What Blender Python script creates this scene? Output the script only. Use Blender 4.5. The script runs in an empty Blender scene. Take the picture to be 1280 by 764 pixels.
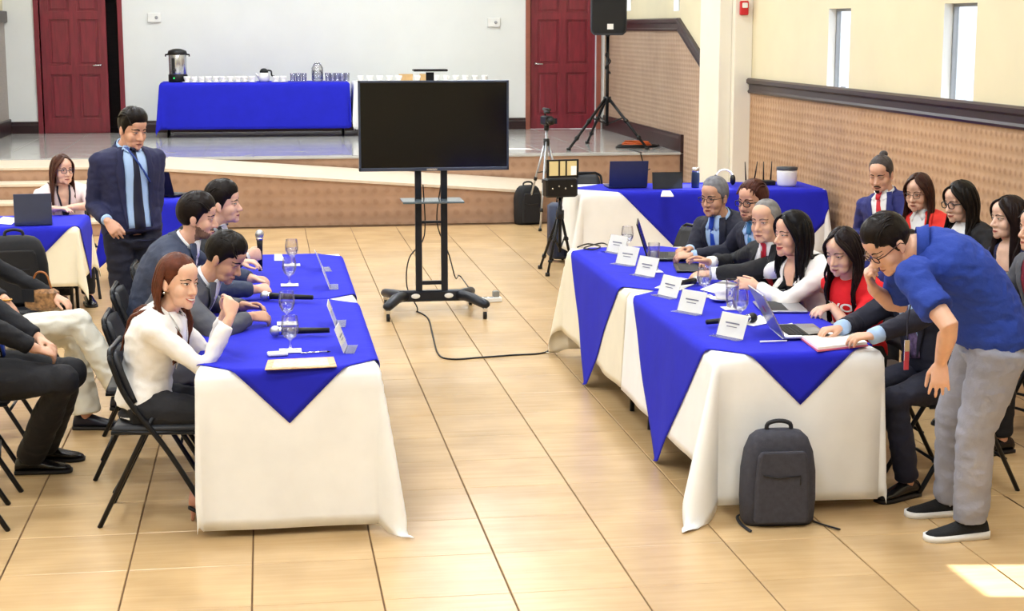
import bpy, bmesh, math, random
from math import sin, cos, pi, radians, sqrt, atan2, hypot
from mathutils import Vector, Matrix, noise
from mathutils.bvhtree import BVHTree
random.seed(7)
scene = bpy.context.scene
COL = scene.collection

# ------------------------------------------------------------------ camera
CAM_H = 2.2
FPX, CX, CY = 2050.0, 640.0, 382.0
YAW, PITCH = radians(8.5335), radians(9.6345)
cam = bpy.data.cameras.new('camera')
cam.sensor_width = 36.0
cam.lens = 36.0 * FPX / 1280.0
cam.clip_end = 200
cam_o = bpy.data.objects.new('camera', cam)
cam_o.location = (0, 0, CAM_H)
cam_o.rotation_euler = (pi / 2 - PITCH, 0, -YAW)
COL.objects.link(cam_o)
scene.camera = cam_o

# ------------------------------------------------------------------ world, sun, exposure
w = bpy.data.worlds.new('World'); scene.world = w; w.use_nodes = True
bgn = w.node_tree.nodes['Background']
bgn.inputs[0].default_value = (0.86, 0.93, 1.0, 1); bgn.inputs[1].default_value = 2.2
sun = bpy.data.lights.new('sun', 'SUN'); sun.energy = 22.0; sun.angle = radians(0.6); sun.color = (1, .95, .86)
sun_o = bpy.data.objects.new('sun', sun); COL.objects.link(sun_o)
sun_o.rotation_euler = Vector((-0.72, 0.10, -0.69)).to_track_quat('-Z', 'Y').to_euler()
scene.view_settings.view_transform = 'Standard'
scene.view_settings.look = 'None'
scene.view_settings.exposure = 0.18
scene.view_settings.gamma = 1.0
scene.view_settings.use_curve_mapping = False

# pixel -> point on a known plane
_f = Vector((sin(YAW) * cos(PITCH), cos(YAW) * cos(PITCH), -sin(PITCH)))
_r = Vector((cos(YAW), -sin(YAW), 0)); _u = _r.cross(_f)
CAMP = Vector((0, 0, CAM_H))
def ray(x, y): return _r * ((x - CX) / FPX) + _u * ((CY - y) / FPX) + _f
def onz(x, y, z=0.0):
    d = ray(x, y); return CAMP + d * ((z - CAM_H) / d.z)
def ony(x, y, Y):
    d = ray(x, y); return CAMP + d * (Y / d.y)
def onx(x, y, X):
    d = ray(x, y); return CAMP + d * (X / d.x)

# ------------------------------------------------------------------ materials
def lin(h):
    h = h.lstrip('#')
    o = []
    for i in (0, 2, 4):
        c = int(h[i:i + 2], 16) / 255
        o.append(c / 12.92 if c <= .04045 else ((c + .055) / 1.055) ** 2.4)
    return (o[0], o[1], o[2], 1)
_M = {}
def mat(name, col, rough=.6, metal=0.0, var=.12, scale=12.0, bump=0.0, bscale=80.0, sss=0.0, trans=0.0,
        coat=0.0, emit=None, estr=0.0, stretch=None, ior=1.45, alpha=1.0, sheen=0.0):
    if name in _M: return _M[name]
    m = bpy.data.materials.new(name); m.use_nodes = True
    nt = m.node_tree; N = nt.nodes; L = nt.links
    b = N['Principled BSDF']; c = lin(col)
    b.inputs['Roughness'].default_value = rough; b.inputs['Metallic'].default_value = metal
    b.inputs['IOR'].default_value = ior
    if sss: 
        b.inputs['Subsurface Weight'].default_value = sss
        b.inputs['Subsurface Radius'].default_value = (.6, .25, .15); b.inputs['Subsurface Scale'].default_value = .012
    if trans: b.inputs['Transmission Weight'].default_value = trans
    if coat: b.inputs['Coat Weight'].default_value = coat; b.inputs['Coat Roughness'].default_value = .08
    if sheen: b.inputs['Sheen Weight'].default_value = sheen
    if alpha < 1: b.inputs['Alpha'].default_value = alpha
    if emit: b.inputs['Emission Color'].default_value = lin(emit); b.inputs['Emission Strength'].default_value = estr
    tc = N.new('ShaderNodeTexCoord')
    src = tc.outputs['Object']
    if stretch:
        mp = N.new('ShaderNodeMapping'); mp.inputs['Scale'].default_value = stretch
        L.new(src, mp.inputs[0]); src = mp.outputs[0]
    if var:
        nz = N.new('ShaderNodeTexNoise'); nz.inputs['Scale'].default_value = scale; nz.inputs['Detail'].default_value = 4
        L.new(src, nz.inputs['Vector'])
        rp = N.new('ShaderNodeValToRGB')
        rp.color_ramp.elements[0].position = .3; rp.color_ramp.elements[1].position = .7
        rp.color_ramp.elements[0].color = tuple(min(1, k * (1 - var)) for k in c[:3]) + (1,)
        rp.color_ramp.elements[1].color = tuple(min(1, k * (1 + var)) for k in c[:3]) + (1,)
        L.new(nz.outputs['Fac'], rp.inputs[0]); L.new(rp.outputs[0], b.inputs['Base Color'])
    else:
        b.inputs['Base Color'].default_value = c
    if bump:
        n2 = N.new('ShaderNodeTexNoise'); n2.inputs['Scale'].default_value = bscale; n2.inputs['Detail'].default_value = 3
        L.new(src, n2.inputs['Vector'])
        bp = N.new('ShaderNodeBump'); bp.inputs['Strength'].default_value = bump; bp.inputs['Distance'].default_value = .01
        L.new(n2.outputs['Fac'], bp.inputs['Height']); L.new(bp.outputs[0], b.inputs['Normal'])
    _M[name] = m
    return m

def cloth(name, col, rough=.85, var=.06, bump=.25, bscale=9.0, sheen=.0):
    return mat(name, col, rough, 0, var, 6, bump, bscale, sheen=sheen)

# ------------------------------------------------------------------ mesh collection
class MB:
    def __init__(s): s.v = []; s.f = []
    def add(s, vs, fs):
        o = len(s.v); s.v.extend(Vector(p) for p in vs); s.f.extend(tuple(i + o for i in f) for f in fs); return s
    def box(s, x0, x1, y0, y1, z0, z1):
        return s.add([(x0,y0,z0),(x1,y0,z0),(x1,y1,z0),(x0,y1,z0),(x0,y0,z1),(x1,y0,z1),(x1,y1,z1),(x0,y1,z1)],
                     [(3,2,1,0),(4,5,6,7),(0,1,5,4),(1,2,6,5),(2,3,7,6),(3,0,4,7)])
    def obox(s, c, ax, ay, az):          # oriented box: centre + half axes
        c, ax, ay, az = map(Vector, (c, ax, ay, az))
        vs = [c + ax*i + ay*j + az*k for k in (-1,1) for (i,j) in ((-1,-1),(1,-1),(1,1),(-1,1))]
        return s.add(vs, [(3,2,1,0),(4,5,6,7),(0,1,5,4),(1,2,6,5),(2,3,7,6),(3,0,4,7)])
    def cbox(s, x0, x1, y0, y1, z0, z1, b=.006):   # box with chamfered vertical & top edges
        def ring(z, i): return [(x0+i,y0,z),(x1-i,y0,z),(x1,y0+i,z),(x1,y1-i,z),(x1-i,y1,z),(x0+i,y1,z),(x0,y1-i,z),(x0,y0+i,z)]
        def ring2(z): 
            return [(x0+2*b,y0+b,z),(x1-2*b,y0+b,z),(x1-b,y0+2*b,z),(x1-b,y1-2*b,z),(x1-2*b,y1-b,z),(x0+2*b,y1-b,z),(x0+b,y1-2*b,z),(x0+b,y0+2*b,z)]
        return s.rings([ring2(z0), ring(z0+b, b), ring(z1-b, b), ring2(z1)])
    def rings(s, R, cap=True, close=True):
        n = len(R[0]); vs = [p for r in R for p in r]; fs = []
        for i in range(len(R) - 1):
            for j in range(n if close else n - 1):
                k = (j + 1) % n
                fs.append((i*n+j, i*n+k, (i+1)*n+k, (i+1)*n+j))
        if cap:
            fs.append(tuple(reversed(range(n)))); fs.append(tuple((len(R)-1)*n + j for j in range(n)))
        return s.add(vs, fs)
    def tube(s, pts, rad, seg=8, cap=True, flat=1.0, up=None, dome=False):
        pts = [Vector(p) for p in pts]
        if not hasattr(rad, '__len__'): rad = [rad] * len(pts)
        rad = list(rad)
        if dome:
            d0 = (pts[0] - pts[1]).normalized(); d1 = (pts[-1] - pts[-2]).normalized()
            pre = [(pts[0] + d0 * rad[0] * k, rad[0] * sqrt(max(0, 1 - k*k))) for k in (.95, .7)]
            post = [(pts[-1] + d1 * rad[-1] * k, rad[-1] * sqrt(max(0, 1 - k*k))) for k in (.7, .95)]
            pts = [a for a, _ in pre] + pts + [a for a, _ in post]; rad = [r for _, r in pre] + rad + [r for _, r in post]
        R = []; nrm = None
        for i, p in enumerate(pts):
            t = (pts[min(i+1, len(pts)-1)] - pts[max(i-1, 0)])
            if t.length < 1e-9: t = Vector((0,0,1))
            t.normalize()
            if nrm is None:
                a = Vector(up) if up is not None else (Vector((0,0,1)) if abs(t.z) < .9 else Vector((1,0,0)))
                nrm = (a - t * a.dot(t)).normalized()
            else:
                nrm = nrm - t * nrm.dot(t)
                if nrm.length < 1e-6: nrm = t.orthogonal()
                nrm.normalize()
            bi = t.cross(nrm)
            R.append([p + (nrm * cos(2*pi*j/seg) * flat + bi * sin(2*pi*j/seg)) * rad[i] for j in range(seg)])
        return s.rings(R, cap)
    def lathe(s, prof, c=(0,0,0), seg=20, cap=True):
        c = Vector(c)
        return s.rings([[c + Vector((r*cos(2*pi*j/seg), r*sin(2*pi*j/seg), z)) for j in range(seg)] for r, z in prof], cap)
    def ell(s, c, r, axes=None, nu=16, nv=10):
        c = Vector(c); ax = axes or (Vector((1,0,0)), Vector((0,1,0)), Vector((0,0,1)))
        R = []
        for i in range(nv + 1):
            th = pi * (i + .0) / nv; th = min(max(th, .06), pi - .06)
            R.append([c + ax[0]*(r[0]*sin(th)*cos(2*pi*j/nu)) + ax[1]*(r[1]*sin(th)*sin(2*pi*j/nu)) - ax[2]*(r[2]*cos(th)) for j in range(nu)])
        return s.rings(R)
    def prism(s, poly, o, u, v, n):      # polygon (2D) in plane (o,u,v), extruded along n
        o, u, v, n = map(Vector, (o, u, v, n))
        a = [o + u*p[0] + v*p[1] for p in poly]; b = [p + n for p in a]; k = len(poly)
        fs = [tuple(reversed(range(k))), tuple(range(k, 2*k))] + [(i, (i+1)%k, k+(i+1)%k, k+i) for i in range(k)]
        return s.add(a + b, fs)
    def grid(s, rows):
        n = len(rows[0]); vs = [p for r in rows for p in r]
        return s.add(vs, [(i*n+j, i*n+j+1, (i+1)*n+j+1, (i+1)*n+j) for i in range(len(rows)-1) for j in range(n-1)])
    def mesh(s, name, m=None, smooth=False, recalc=True):
        me = bpy.data.meshes.new(name); me.from_pydata([tuple(p) for p in s.v], [], s.f)
        if recalc:
            bm = bmesh.new(); bm.from_mesh(me); bmesh.ops.recalc_face_normals(bm, faces=bm.faces); bm.to_mesh(me); bm.free()
        if smooth: me.polygons.foreach_set('use_smooth', [True] * len(me.polygons))
        if m: me.materials.append(m)
        me.update(); return me
    def build(s, name, m, parent=None, smooth=False, bevel=0, solid=0, origin=None, subsurf=0, angle=None):
        if origin is not None:
            o_ = Vector(origin); s.v = [p - o_ for p in s.v]
        me = s.mesh(name, m, smooth or angle is not None)
        o = bpy.data.objects.new(name, me); COL.objects.link(o)
        if parent: o.parent = parent
        if solid: 
            md = o.modifiers.new('solid', 'SOLIDIFY'); md.thickness = solid; md.offset = -1
        if bevel:
            md = o.modifiers.new('bevel', 'BEVEL'); md.width = bevel; md.segments = 2; md.limit_method = 'ANGLE'; md.angle_limit = radians(40)
        if subsurf:
            md = o.modifiers.new('sub', 'SUBSURF'); md.levels = subsurf; md.render_levels = subsurf
        if angle is not None:
            sharp_by_angle(me, radians(angle))
        return o
def sharp_by_angle(me, a):
    bm = bmesh.new(); bm.from_mesh(me)
    for e in bm.edges:
        if len(e.link_faces) == 2 and e.calc_face_angle(0) > a: e.smooth = False
    bm.to_mesh(me); bm.free()

def tag(o, label=None, cat=None, group=None, kind=None):
    if label: o['label'] = label
    if cat: o['category'] = cat
    if group: o['group'] = group
    if kind: o['kind'] = kind
    return o
def thing(name, label, cat, loc=(0,0,0), rz=0.0, group=None):
    o = bpy.data.objects.new(name, None); o.empty_display_size = .05
    o.location = loc; o.rotation_euler = (0, 0, rz); COL.objects.link(o)
    return tag(o, label, cat, group)
def copy_tree(o, parent=None):
    c = o.copy(); COL.objects.link(c)
    if parent: c.parent = parent
    for ch in list(o.children): copy_tree(ch, c)
    return c
def struct(o): o['kind'] = 'structure'; return o
def arc(c, r, a0, a1, n, ax=(1,0,0), ay=(0,0,1)):
    c, ax, ay = map(Vector, (c, ax, ay))
    return [c + ax*(r*cos(a0+(a1-a0)*i/n)) + ay*(r*sin(a0+(a1-a0)*i/n)) for i in range(n+1)]
def catmull(P, n=8):
    P = [Vector(p) for p in P]; out = []
    for i in range(len(P)-1):
        p0, p1, p2, p3 = P[max(i-1,0)], P[i], P[i+1], P[min(i+2,len(P)-1)]
        for k in range(n):
            t = k / n
            out.append(.5*((2*p1)+(p2-p0)*t+(2*p0-5*p1+4*p2-p3)*t*t+(3*p1-p0-3*p2+p3)*t**3))
    out.append(P[-1]); return out
# ================================================================== the room
XW, YB, YS, YR = 5.2, 25.0, 20.1, 18.42      # right wall, back wall, stage front, ramp front
XL = -7.0
ZS, ZC = .65, 5.4
M_tile = None
def tile_material():
    m = bpy.data.materials.new('beige_tile'); m.use_nodes = True; nt = m.node_tree; N = nt.nodes; L = nt.links
    b = N['Principled BSDF']; b.inputs['Roughness'].default_value = .27; b.inputs['IOR'].default_value = 1.5
    geo = N.new('ShaderNodeNewGeometry'); oi = N.new('ShaderNodeObjectInfo')
    mp = N.new('ShaderNodeMapping'); mp.inputs['Scale'].default_value = (1.2, 16, 1)
    L.new(geo.outputs['Position'], mp.inputs[0])
    n1 = N.new('ShaderNodeTexNoise'); n1.inputs['Scale'].default_value = 1.6; n1.inputs['Detail'].default_value = 6
    n1.inputs['Distortion'].default_value = .6
    L.new(mp.outputs[0], n1.inputs['Vector'])
    n2 = N.new('ShaderNodeTexNoise'); n2.inputs['Scale'].default_value = 2.5; n2.inputs['Detail'].default_value = 3
    L.new(geo.outputs['Position'], n2.inputs['Vector'])
    r1 = N.new('ShaderNodeValToRGB'); e = r1.color_ramp.elements
    e[0].position = .12; e[0].color = lin('c4a172'); e[1].position = .75; e[1].color = lin('d3b385')
    L.new(n1.outputs['Fac'], r1.inputs[0])
    r2 = N.new('ShaderNodeValToRGB'); e = r2.color_ramp.elements
    e[0].position = .3; e[0].color = (.82, .80, .76, 1); e[1].position = .7; e[1].color = (1.06, 1.06, 1.05, 1)
    L.new(n2.outputs['Fac'], r2.inputs[0])
    mx = N.new('ShaderNodeMix'); mx.data_type = 'RGBA'; mx.blend_type = 'MULTIPLY'; mx.inputs[0].default_value = .8
    L.new(r1.outputs[0], mx.inputs[6]); L.new(r2.outputs[0], mx.inputs[7])
    hs = N.new('ShaderNodeHueSaturation')
    mr = N.new('ShaderNodeMapRange'); mr.inputs[3].default_value = .93; mr.inputs[4].default_value = 1.05
    L.new(oi.outputs['Random'], mr.inputs[0]); L.new(mr.outputs[0], hs.inputs['Value']); L.new(mx.outputs[2], hs.inputs['Color'])
    L.new(hs.outputs[0], b.inputs['Base Color'])
    bp = N.new('ShaderNodeBump'); bp.inputs['Strength'].default_value = .02; bp.inputs['Distance'].default_value = .005
    L.new(n1.outputs['Fac'], bp.inputs['Height']); L.new(bp.outputs[0], b.inputs['Normal'])
    return m
M_tile = tile_material()
def wallpaper(name, base, dark, uaxis, cell=.075):
    m = bpy.data.materials.new(name); m.use_nodes = True; nt = m.node_tree; N = nt.nodes; L = nt.links
    b = N['Principled BSDF']; b.inputs['Roughness'].default_value = .62
    tc = N.new('ShaderNodeNewGeometry'); sp = N.new('ShaderNodeSeparateXYZ'); L.new(tc.outputs['Position'], sp.inputs[0])
    def math_(op, a, v=None, b2=None):
        n = N.new('ShaderNodeMath'); n.operation = op
        L.new(a, n.inputs[0])
        if b2 is not None: L.new(b2, n.inputs[1])
        elif v is not None: n.inputs[1].default_value = v
        return n.outputs[0]
    u = math_('MULTIPLY', sp.outputs[uaxis], 2*pi/cell/2); v = math_('MULTIPLY', sp.outputs[2], 2*pi/cell/2)
    nz = N.new('ShaderNodeTexNoise'); nz.inputs['Scale'].default_value = 14; L.new(tc.outputs['Position'], nz.inputs['Vector'])
    u = math_('ADD', u, b2=math_('MULTIPLY', nz.outputs['Fac'], 1.2))
    a = math_('SINE', math_('ADD', u, b2=v)); c = math_('SINE', math_('SUBTRACT', u, b2=v))
    pr = math_('MULTIPLY', a, b2=c)
    rp = N.new('ShaderNodeValToRGB'); e = rp.color_ramp.elements
    e[0].position = .25; e[0].color = lin(base); e[1].position = .8; e[1].color = lin(dark)
    L.new(pr, rp.inputs[0])
    n2 = N.new('ShaderNodeTexNoise'); n2.inputs['Scale'].default_value = 3; L.new(tc.outputs['Position'], n2.inputs['Vector'])
    r2 = N.new('ShaderNodeValToRGB'); e = r2.color_ramp.elements
    e[0].position = .3; e[0].color = (.9,.88,.86,1); e[1].position = .7; e[1].color = (1.04,1.04,1.04,1)
    L.new(n2.outputs['Fac'], r2.inputs[0])
    mx = N.new('ShaderNodeMix'); mx.data_type = 'RGBA'; mx.blend_type = 'MULTIPLY'; mx.inputs[0].default_value = 1
    L.new(rp.outputs[0], mx.inputs[6]); L.new(r2.outputs[0], mx.inputs[7]); L.new(mx.outputs[2], b.inputs['Base Color'])
    bp = N.new('ShaderNodeBump'); bp.inputs['Strength'].default_value = .5; bp.inputs['Distance'].default_value = .006
    L.new(pr, bp.inputs['Height']); L.new(bp.outputs[0], b.inputs['Normal'])
    return m
M_wp_side = wallpaper('wainscot_side', 'ba9675', 'a67f5e', 1, .085)
M_wp_stage_shaded = wallpaper('wainscot_stage_shaded', 'b59a84', 'a88c76', 1, .06)  # greyer copy of the side wainscot, the stage wall's shadow put into its colour
M_wp_front = wallpaper('wainscot_front', 'ad8a70', 'a37f65', 0, .13)
M_white = mat('white_paint', 'e9ebe9', .55, var=.02, scale=2)
M_cream = mat('cream_paint', 'e6dcbc', .6, var=.03, scale=2)
M_pillar = mat('pillar_paint', 'f3eedf', .55, var=.02, scale=2)
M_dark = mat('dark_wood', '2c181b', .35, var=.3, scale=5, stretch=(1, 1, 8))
M_door = mat('red_wood', '7d2230', .38, var=.22, scale=4, stretch=(6, 6, .8), coat=.3)
M_grout = mat('grout', '6d5236', .9, var=.1)
M_stagefl = mat('stage_tile', 'b4b2ae', .14, var=.08, scale=3)
M_edge = mat('pale_edge', 'd9c9b4', .4, var=.05)
M_black = mat('black_metal', '0d0e12', .38, .3, var=.1)
M_blackp = mat('black_plastic', '0b0b0d', .45, 0, var=.1)
M_chrome = mat('chrome', 'd8dade', .15, 1, var=.03)
def thin_glass(name, tint, refl=.08):
    m = bpy.data.materials.new(name); m.use_nodes = True; N = m.node_tree.nodes; L = m.node_tree.links
    N.remove(N['Principled BSDF']); out = N['Material Output']
    tr = N.new('ShaderNodeBsdfTransparent'); tr.inputs[0].default_value = tint
    gl = N.new('ShaderNodeBsdfGlossy'); gl.inputs['Roughness'].default_value = .04
    lw = N.new('ShaderNodeLayerWeight'); lw.inputs[0].default_value = .25
    ma = N.new('ShaderNodeMath'); ma.operation = 'MULTIPLY_ADD'; ma.inputs[1].default_value = .55; ma.inputs[2].default_value = refl
    L.new(lw.outputs['Fresnel'], ma.inputs[0])
    mx = N.new('ShaderNodeMixShader'); L.new(ma.outputs[0], mx.inputs[0]); L.new(tr.outputs[0], mx.inputs[1]); L.new(gl.outputs[0], mx.inputs[2])
    L.new(mx.outputs[0], out.inputs[0]); return m
M_glass = thin_glass('clear_glass', (.975, .98, .985, 1), .13); M_water = thin_glass('clear_water', (.95, .965, .98, 1), .10)
M_whitep = mat('white_plastic', 'efefec', .35, var=.03)
M_paper = mat('paper', 'fbfaf6', .7, var=.03)

# ---- floor: grout bed and separate tiles
struct(MB().box(XL, XW, -3, YB, -.12, -.006).build('floor', M_grout))
FLOOR = bpy.data.objects['floor']
TS = .505; TX0 = -.095
def tile_mesh():
    hx, hy, b = TS/2 - .0032, TS/2 - .0016, .0022
    return MB().rings([[(-hx,-hy,-.008),(hx,-hy,-.008),(hx,hy,-.008),(-hx,hy,-.008)],
                       [(-hx,-hy,-b),(hx,-hy,-b),(hx,hy,-b),(-hx,hy,-b)],
                       [(-hx+b,-hy+b,0),(hx-b,-hy+b,0),(hx-b,hy-b,0),(-hx+b,hy-b,0)]]).mesh('floor_tile', M_tile)
TM = tile_mesh()
cells = []
for i in range(-14, 11):
    for j in range(-6, 38):
        x = TX0 + (i + .5) * TS; y = 6.62 + (j + .5 - 9) * TS
        if x - TS/2 < XL or x + TS/2 > XW or y + TS/2 > YR + .3: continue
        d = Vector((x, y, 0)) - CAMP; z = d.dot(_f)
        px = 640 + FPX * d.dot(_r) / z if z > .5 else 9999; py = 382 - FPX * d.dot(_u) / z if z > .5 else 9999
        vis = -40 < px < 1320 and 0 < py < 800
        cells.append((not vis, d.length, x, y))
cells.sort()
rest = MB(); hx, hy = TS/2 - .0032, TS/2 - .0016
for k, (nv, d, x, y) in enumerate(cells):
    if k < 300 and not nv:
        o = bpy.data.objects.new('floor_tile', TM); COL.objects.link(o); o.location = (x, y, 0); o.parent = FLOOR
    else:
        rest.add([(x-hx,y-hy,0),(x+hx,y-hy,0),(x+hx,y+hy,0),(x-hx,y+hy,0)], [(0,1,2,3)])
tag(rest.build('floor_tiles', M_tile, FLOOR), kind='stuff')

# ---- stage, ramp, steps
sf = MB().box(-5.2, XW, YS, YB, 0, ZS - .03)
struct(sf.build('floor_stage', M_wp_front)); ST = bpy.data.objects['floor_stage']
MB().box(-5.2, XW, YS - .03, YB, ZS - .03, ZS).build('stage_edge_slab', M_stagefl, ST, bevel=.006)
# stage floor tiles (front rows, larger grey tiles)
for i in range(0, 15):
    for j in range(0, 7):
        x0 = -3.75 + i * .6; y0 = YS + .06 + j * .69
        if x0 + .6 > XW: continue
        MB().cbox(x0 + .003, x0 + .597, y0 + .003, min(y0 + .687, YB - .02), ZS - .004, ZS + .006, .002).build('stage_tile', M_stagefl, ST)
rm = MB()
xa, xb = -1.15, XW
rm.prism([(xa, 0), (xb, 0), (xb, .17), (xa, ZS - .01)], (0, YR, 0), (1,0,0), (0,0,1), (0, YS - YR - .032, 0))
o = struct(rm.build('floor_ramp', M_wp_front))
sl = (ZS - .01 - .17) / (xb - xa)
MB().prism([(xa, ZS-.01), (xb, .17), (xb, .20), (xa, ZS+.02)], (0, YR - .02, 0), (1,0,0), (0,0,1), (0, YS - YR - .012, 0)).build('ramp_surface', M_edge, o)
for k, (z, y0) in enumerate(((.16, 17.85), (.33, 18.22), (.5, 18.6), (.65, 18.98))):
    p = struct(MB().box(-5.2, -1.16, y0, YS - .031, 0 if k == 0 else (.16,.33,.5)[k-1] , z - .03).build('floor_step', M_wp_front))
    MB().box(-5.2, -1.16, y0 - .02, YS - .031, z - .03, z).build('step_tread', M_edge, p, bevel=.005)

# ---- back wall with two door openings
D1 = (-3.22, -2.10); D2 = (4.03, 5.06); DH = ZS + 2.25
bw = MB()
for (x0, x1, z0, z1) in ((XL, D1[0], 0, ZC), (D1[1], D2[0], 0, ZC), (D2[1], XW + .25, 0, ZC), (D1[0], D1[1], DH, ZC), (D2[0], D2[1], DH, ZC),
                         (D1[0], D1[1], 0, ZS), (D2[0], D2[1], 0, ZS)):
    bw.box(x0, x1, YB, YB + .2, z0, z1)
struct(bw.build('wall_back', M_white))
bb = MB()
for (x0, x1) in ((-3.68, D1[0] - .07), (D1[1] + .07, D2[0] - .07)):
    bb.prism([(0, 0), (-.03, 0), (-.03, .12), (-.015, .15), (-.015, .17), (0, .18)], (x0, YB, ZS), (0,1,0), (0,0,1), (x1 - x0, 0, 0))
struct(bb.build('baseboard_back', M_dark))
M_frame = mat('door_frame', '9a5a4a', .4, var=.1)
for idx, (x0, x1), ajar, hl in ((1, D1, .16, False), (2, D2, 0, True)):
    d = thing('door_%d' % idx, 'dark red six panel wooden door ' + ('standing ajar beside the buffet table' if idx == 1 else 'closed behind the loudspeaker stand'), None, (x0, YB + .02, ZS))
    struct(d)
    W = x1 - x0; Hh = DH - ZS
    lw = W - .02 - (ajar if idx == 1 else 0)
    fr = MB().box(-.07, 0, -.05, .16, 0, Hh + .07).box(W, W + .07, -.05, .16, 0, Hh + .07).box(0, W, -.05, .16, Hh, Hh + .07)
    fr.build('frame', M_frame if idx == 2 else M_door, d, bevel=.005)
    lf = MB().box(.01, .01 + lw, .045, .075, .005, Hh - .01)
    pw = lw / 2
    # stiles and rails stand proud of the six panels
    st = .12
    for cx in (.01, .01 + lw/2 - st/2, .01 + lw - st): lf.box(cx, cx + st, .022, .05, .005, Hh - .01)
    for (z0, z1) in ((.005, .22), (.86, 1.0), (1.66, 1.78), (Hh - .13, Hh - .01)):
        lf.box(.011, .009 + lw, .0222, .05, z0, z1)
    leaf = lf.build('leaf', M_door, d, bevel=.006)
    for cx in (.01 + st, .01 + lw/2 + st/2):
        for (z0, z1) in ((.22, .86), (1.0, 1.66), (1.78, Hh - .13)):
            x_a, x_b = cx + .03, cx + lw/2 - 1.5*st - .03
            MB().box(x_a, x_b, .03, .05, z0 + .03, z1 - .03).build('panel', M_door, leaf, bevel=.012)
    hx_ = .09 if hl else lw - .09
    sg = 1 if hl else -1
    hd = MB(); hd.tube([(hx_, .025, 1.0), (hx_, -.035, 1.0)], [.028, .02], 12, dome=True)
    hd.tube([(hx_, -.03, 1.0), (hx_ + sg*.1, -.035, .995)], .012, 8, dome=True)
    hd.build('handle', M_chrome, leaf, True)
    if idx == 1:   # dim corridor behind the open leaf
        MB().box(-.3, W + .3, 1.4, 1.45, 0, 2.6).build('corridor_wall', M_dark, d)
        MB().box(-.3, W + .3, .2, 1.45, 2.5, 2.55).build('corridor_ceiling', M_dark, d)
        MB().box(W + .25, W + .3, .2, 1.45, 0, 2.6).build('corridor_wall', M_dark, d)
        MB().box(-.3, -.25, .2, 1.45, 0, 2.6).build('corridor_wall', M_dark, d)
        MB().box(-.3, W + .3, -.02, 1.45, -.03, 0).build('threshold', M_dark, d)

# ---- right wall with slit windows
WIN = []
for (xa_, xb_, yt, yb_) in ((1042, 1064, 10, 113), (1186, 1222, 3, 130)):
    A = onx(xb_, yt, XW); B = onx(xa_, yb_, XW + .07)
    WIN.append((A.y, B.y, B.z, A.z))
for (px_, w_) in ((783, .30), (842, .30)):
    A = onx(px_, 14, XW)
    WIN.append((A.y - w_, A.y, A.z, A.z + 1.0))
WIN.append((5.42, 5.86, .9, 2.47))      # window beside the camera that lets the sun in
WIN.sort()
rw = MB(); y = -3.0
for (y0, y1, z0, z1) in WIN:
    rw.box(XW, XW + .1, y, y0, 0, ZC); rw.box(XW, XW + .1, y0, y1, 0, z0); rw.box(XW, XW + .1, y0, y1, z1, ZC); y = y1
rw.box(XW, XW + .1, y, YB + .2, 0, ZC)
struct(rw.build('wall_right', M_cream))
M_alu = mat('window_aluminium', '8d9093', .35, .6, var=.05)
M_pane = thin_glass('window_pane', (.97, .98, 1, 1), .02)
for k, (y0, y1, z0, z1) in enumerate(WIN):
    wn = struct(thing('window_%d' % (k + 1), None, None, (XW + .07, (y0 + y1)/2, z0)))
    hw, hh, t = (y1 - y0)/2, z1 - z0, .025
    f = MB().box(0, .04, -hw, -hw + t, 0, hh).box(0, .04, hw - t, hw, 0, hh).box(0, .04, -hw + t, hw - t, 0, t).box(0, .04, -hw + t, hw - t, hh - t, hh)
    f.build('window_frame', M_alu, wn)
    MB().box(.018, .022, -hw + t, hw - t, t, hh - t).build('pane', M_pane, wn)
    MB().box(-.02, .0, -.02, .05, t, t + .02).build('latch', M_alu, wn)
    MB().box(-.0705, -.0005, hw - .006, hw - .0005, 0, hh).build('window_reveal', M_white, wn)
    MB().box(-.0705, -.0005, -hw + .001, hw - .0065, 0.0005, .006).build('window_sill', M_white, wn)

# ---- pilaster, wainscot, chair rail on the right wall
PY0, PY1 = 17.25, 18.15
pl = MB().box(XW - .34, XW - .2, PY0 + .1, PY1, 0, ZC).box(XW - .2, XW, PY0, PY1 + .05, 0, ZC)
struct(pl.build('wall_pilaster', M_pillar, bevel=.01))
RAIL = [(0, 0), (-.035, 0), (-.045, .02), (-.03, .04), (-.03, .09), (-.06, .11), (-.06, .145), (-.04, .16), (0, .16)]
def rail(name, pts, prof=RAIL):
    # profile swept along a path in the right-wall plane (y,z); profile x = away from wall, z = perpendicular in plane
    R = []
    for i, (y, z) in enumerate(pts):
        a = Vector(pts[max(i-1,0)]); b = Vector(pts[min(i+1,len(pts)-1)]); t = (b - a).normalized()
        n = Vector((-t.y, t.x))
        if t.x < 0: n = -n
        c = 1.0
        if 0 < i < len(pts)-1:
            t1 = (Vector(pts[i]) - a).normalized(); c = 1/max(.5, abs(t.dot(t1)))
        R.append([(XW + p[0], y + n.x*p[1]*c, z + n.y*p[1]*c) for p in prof])
    return struct(MB().rings(R).build(name, M_dark))
rz_h = 1.5
rail('trim_1', [(-3, rz_h), (PY0, rz_h)])
ZT = onx(850, 22, XW)
yA = ZT.y; zA = ZS + 1.5
zD = onx(888, 100, XW)
rail('trim_2', [(zD.y - .1, zD.z - .04), (yA, zA + .0), (YB, zA)])
struct(MB().box(XW - .012, XW, -3, PY0, 0, rz_h).build('wall_wainscot', M_wp_side))
ws = MB()
ws.prism([(zD.y - .1, 0), (YB, 0), (YB, zA), (yA, zA), (zD.y - .1, zD.z - .04)], (XW, 0, 0), (0,1,0), (0,0,1), (-.012, 0, 0))
struct(ws.build('wall_wainscot_stage', M_wp_stage_shaded))
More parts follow.
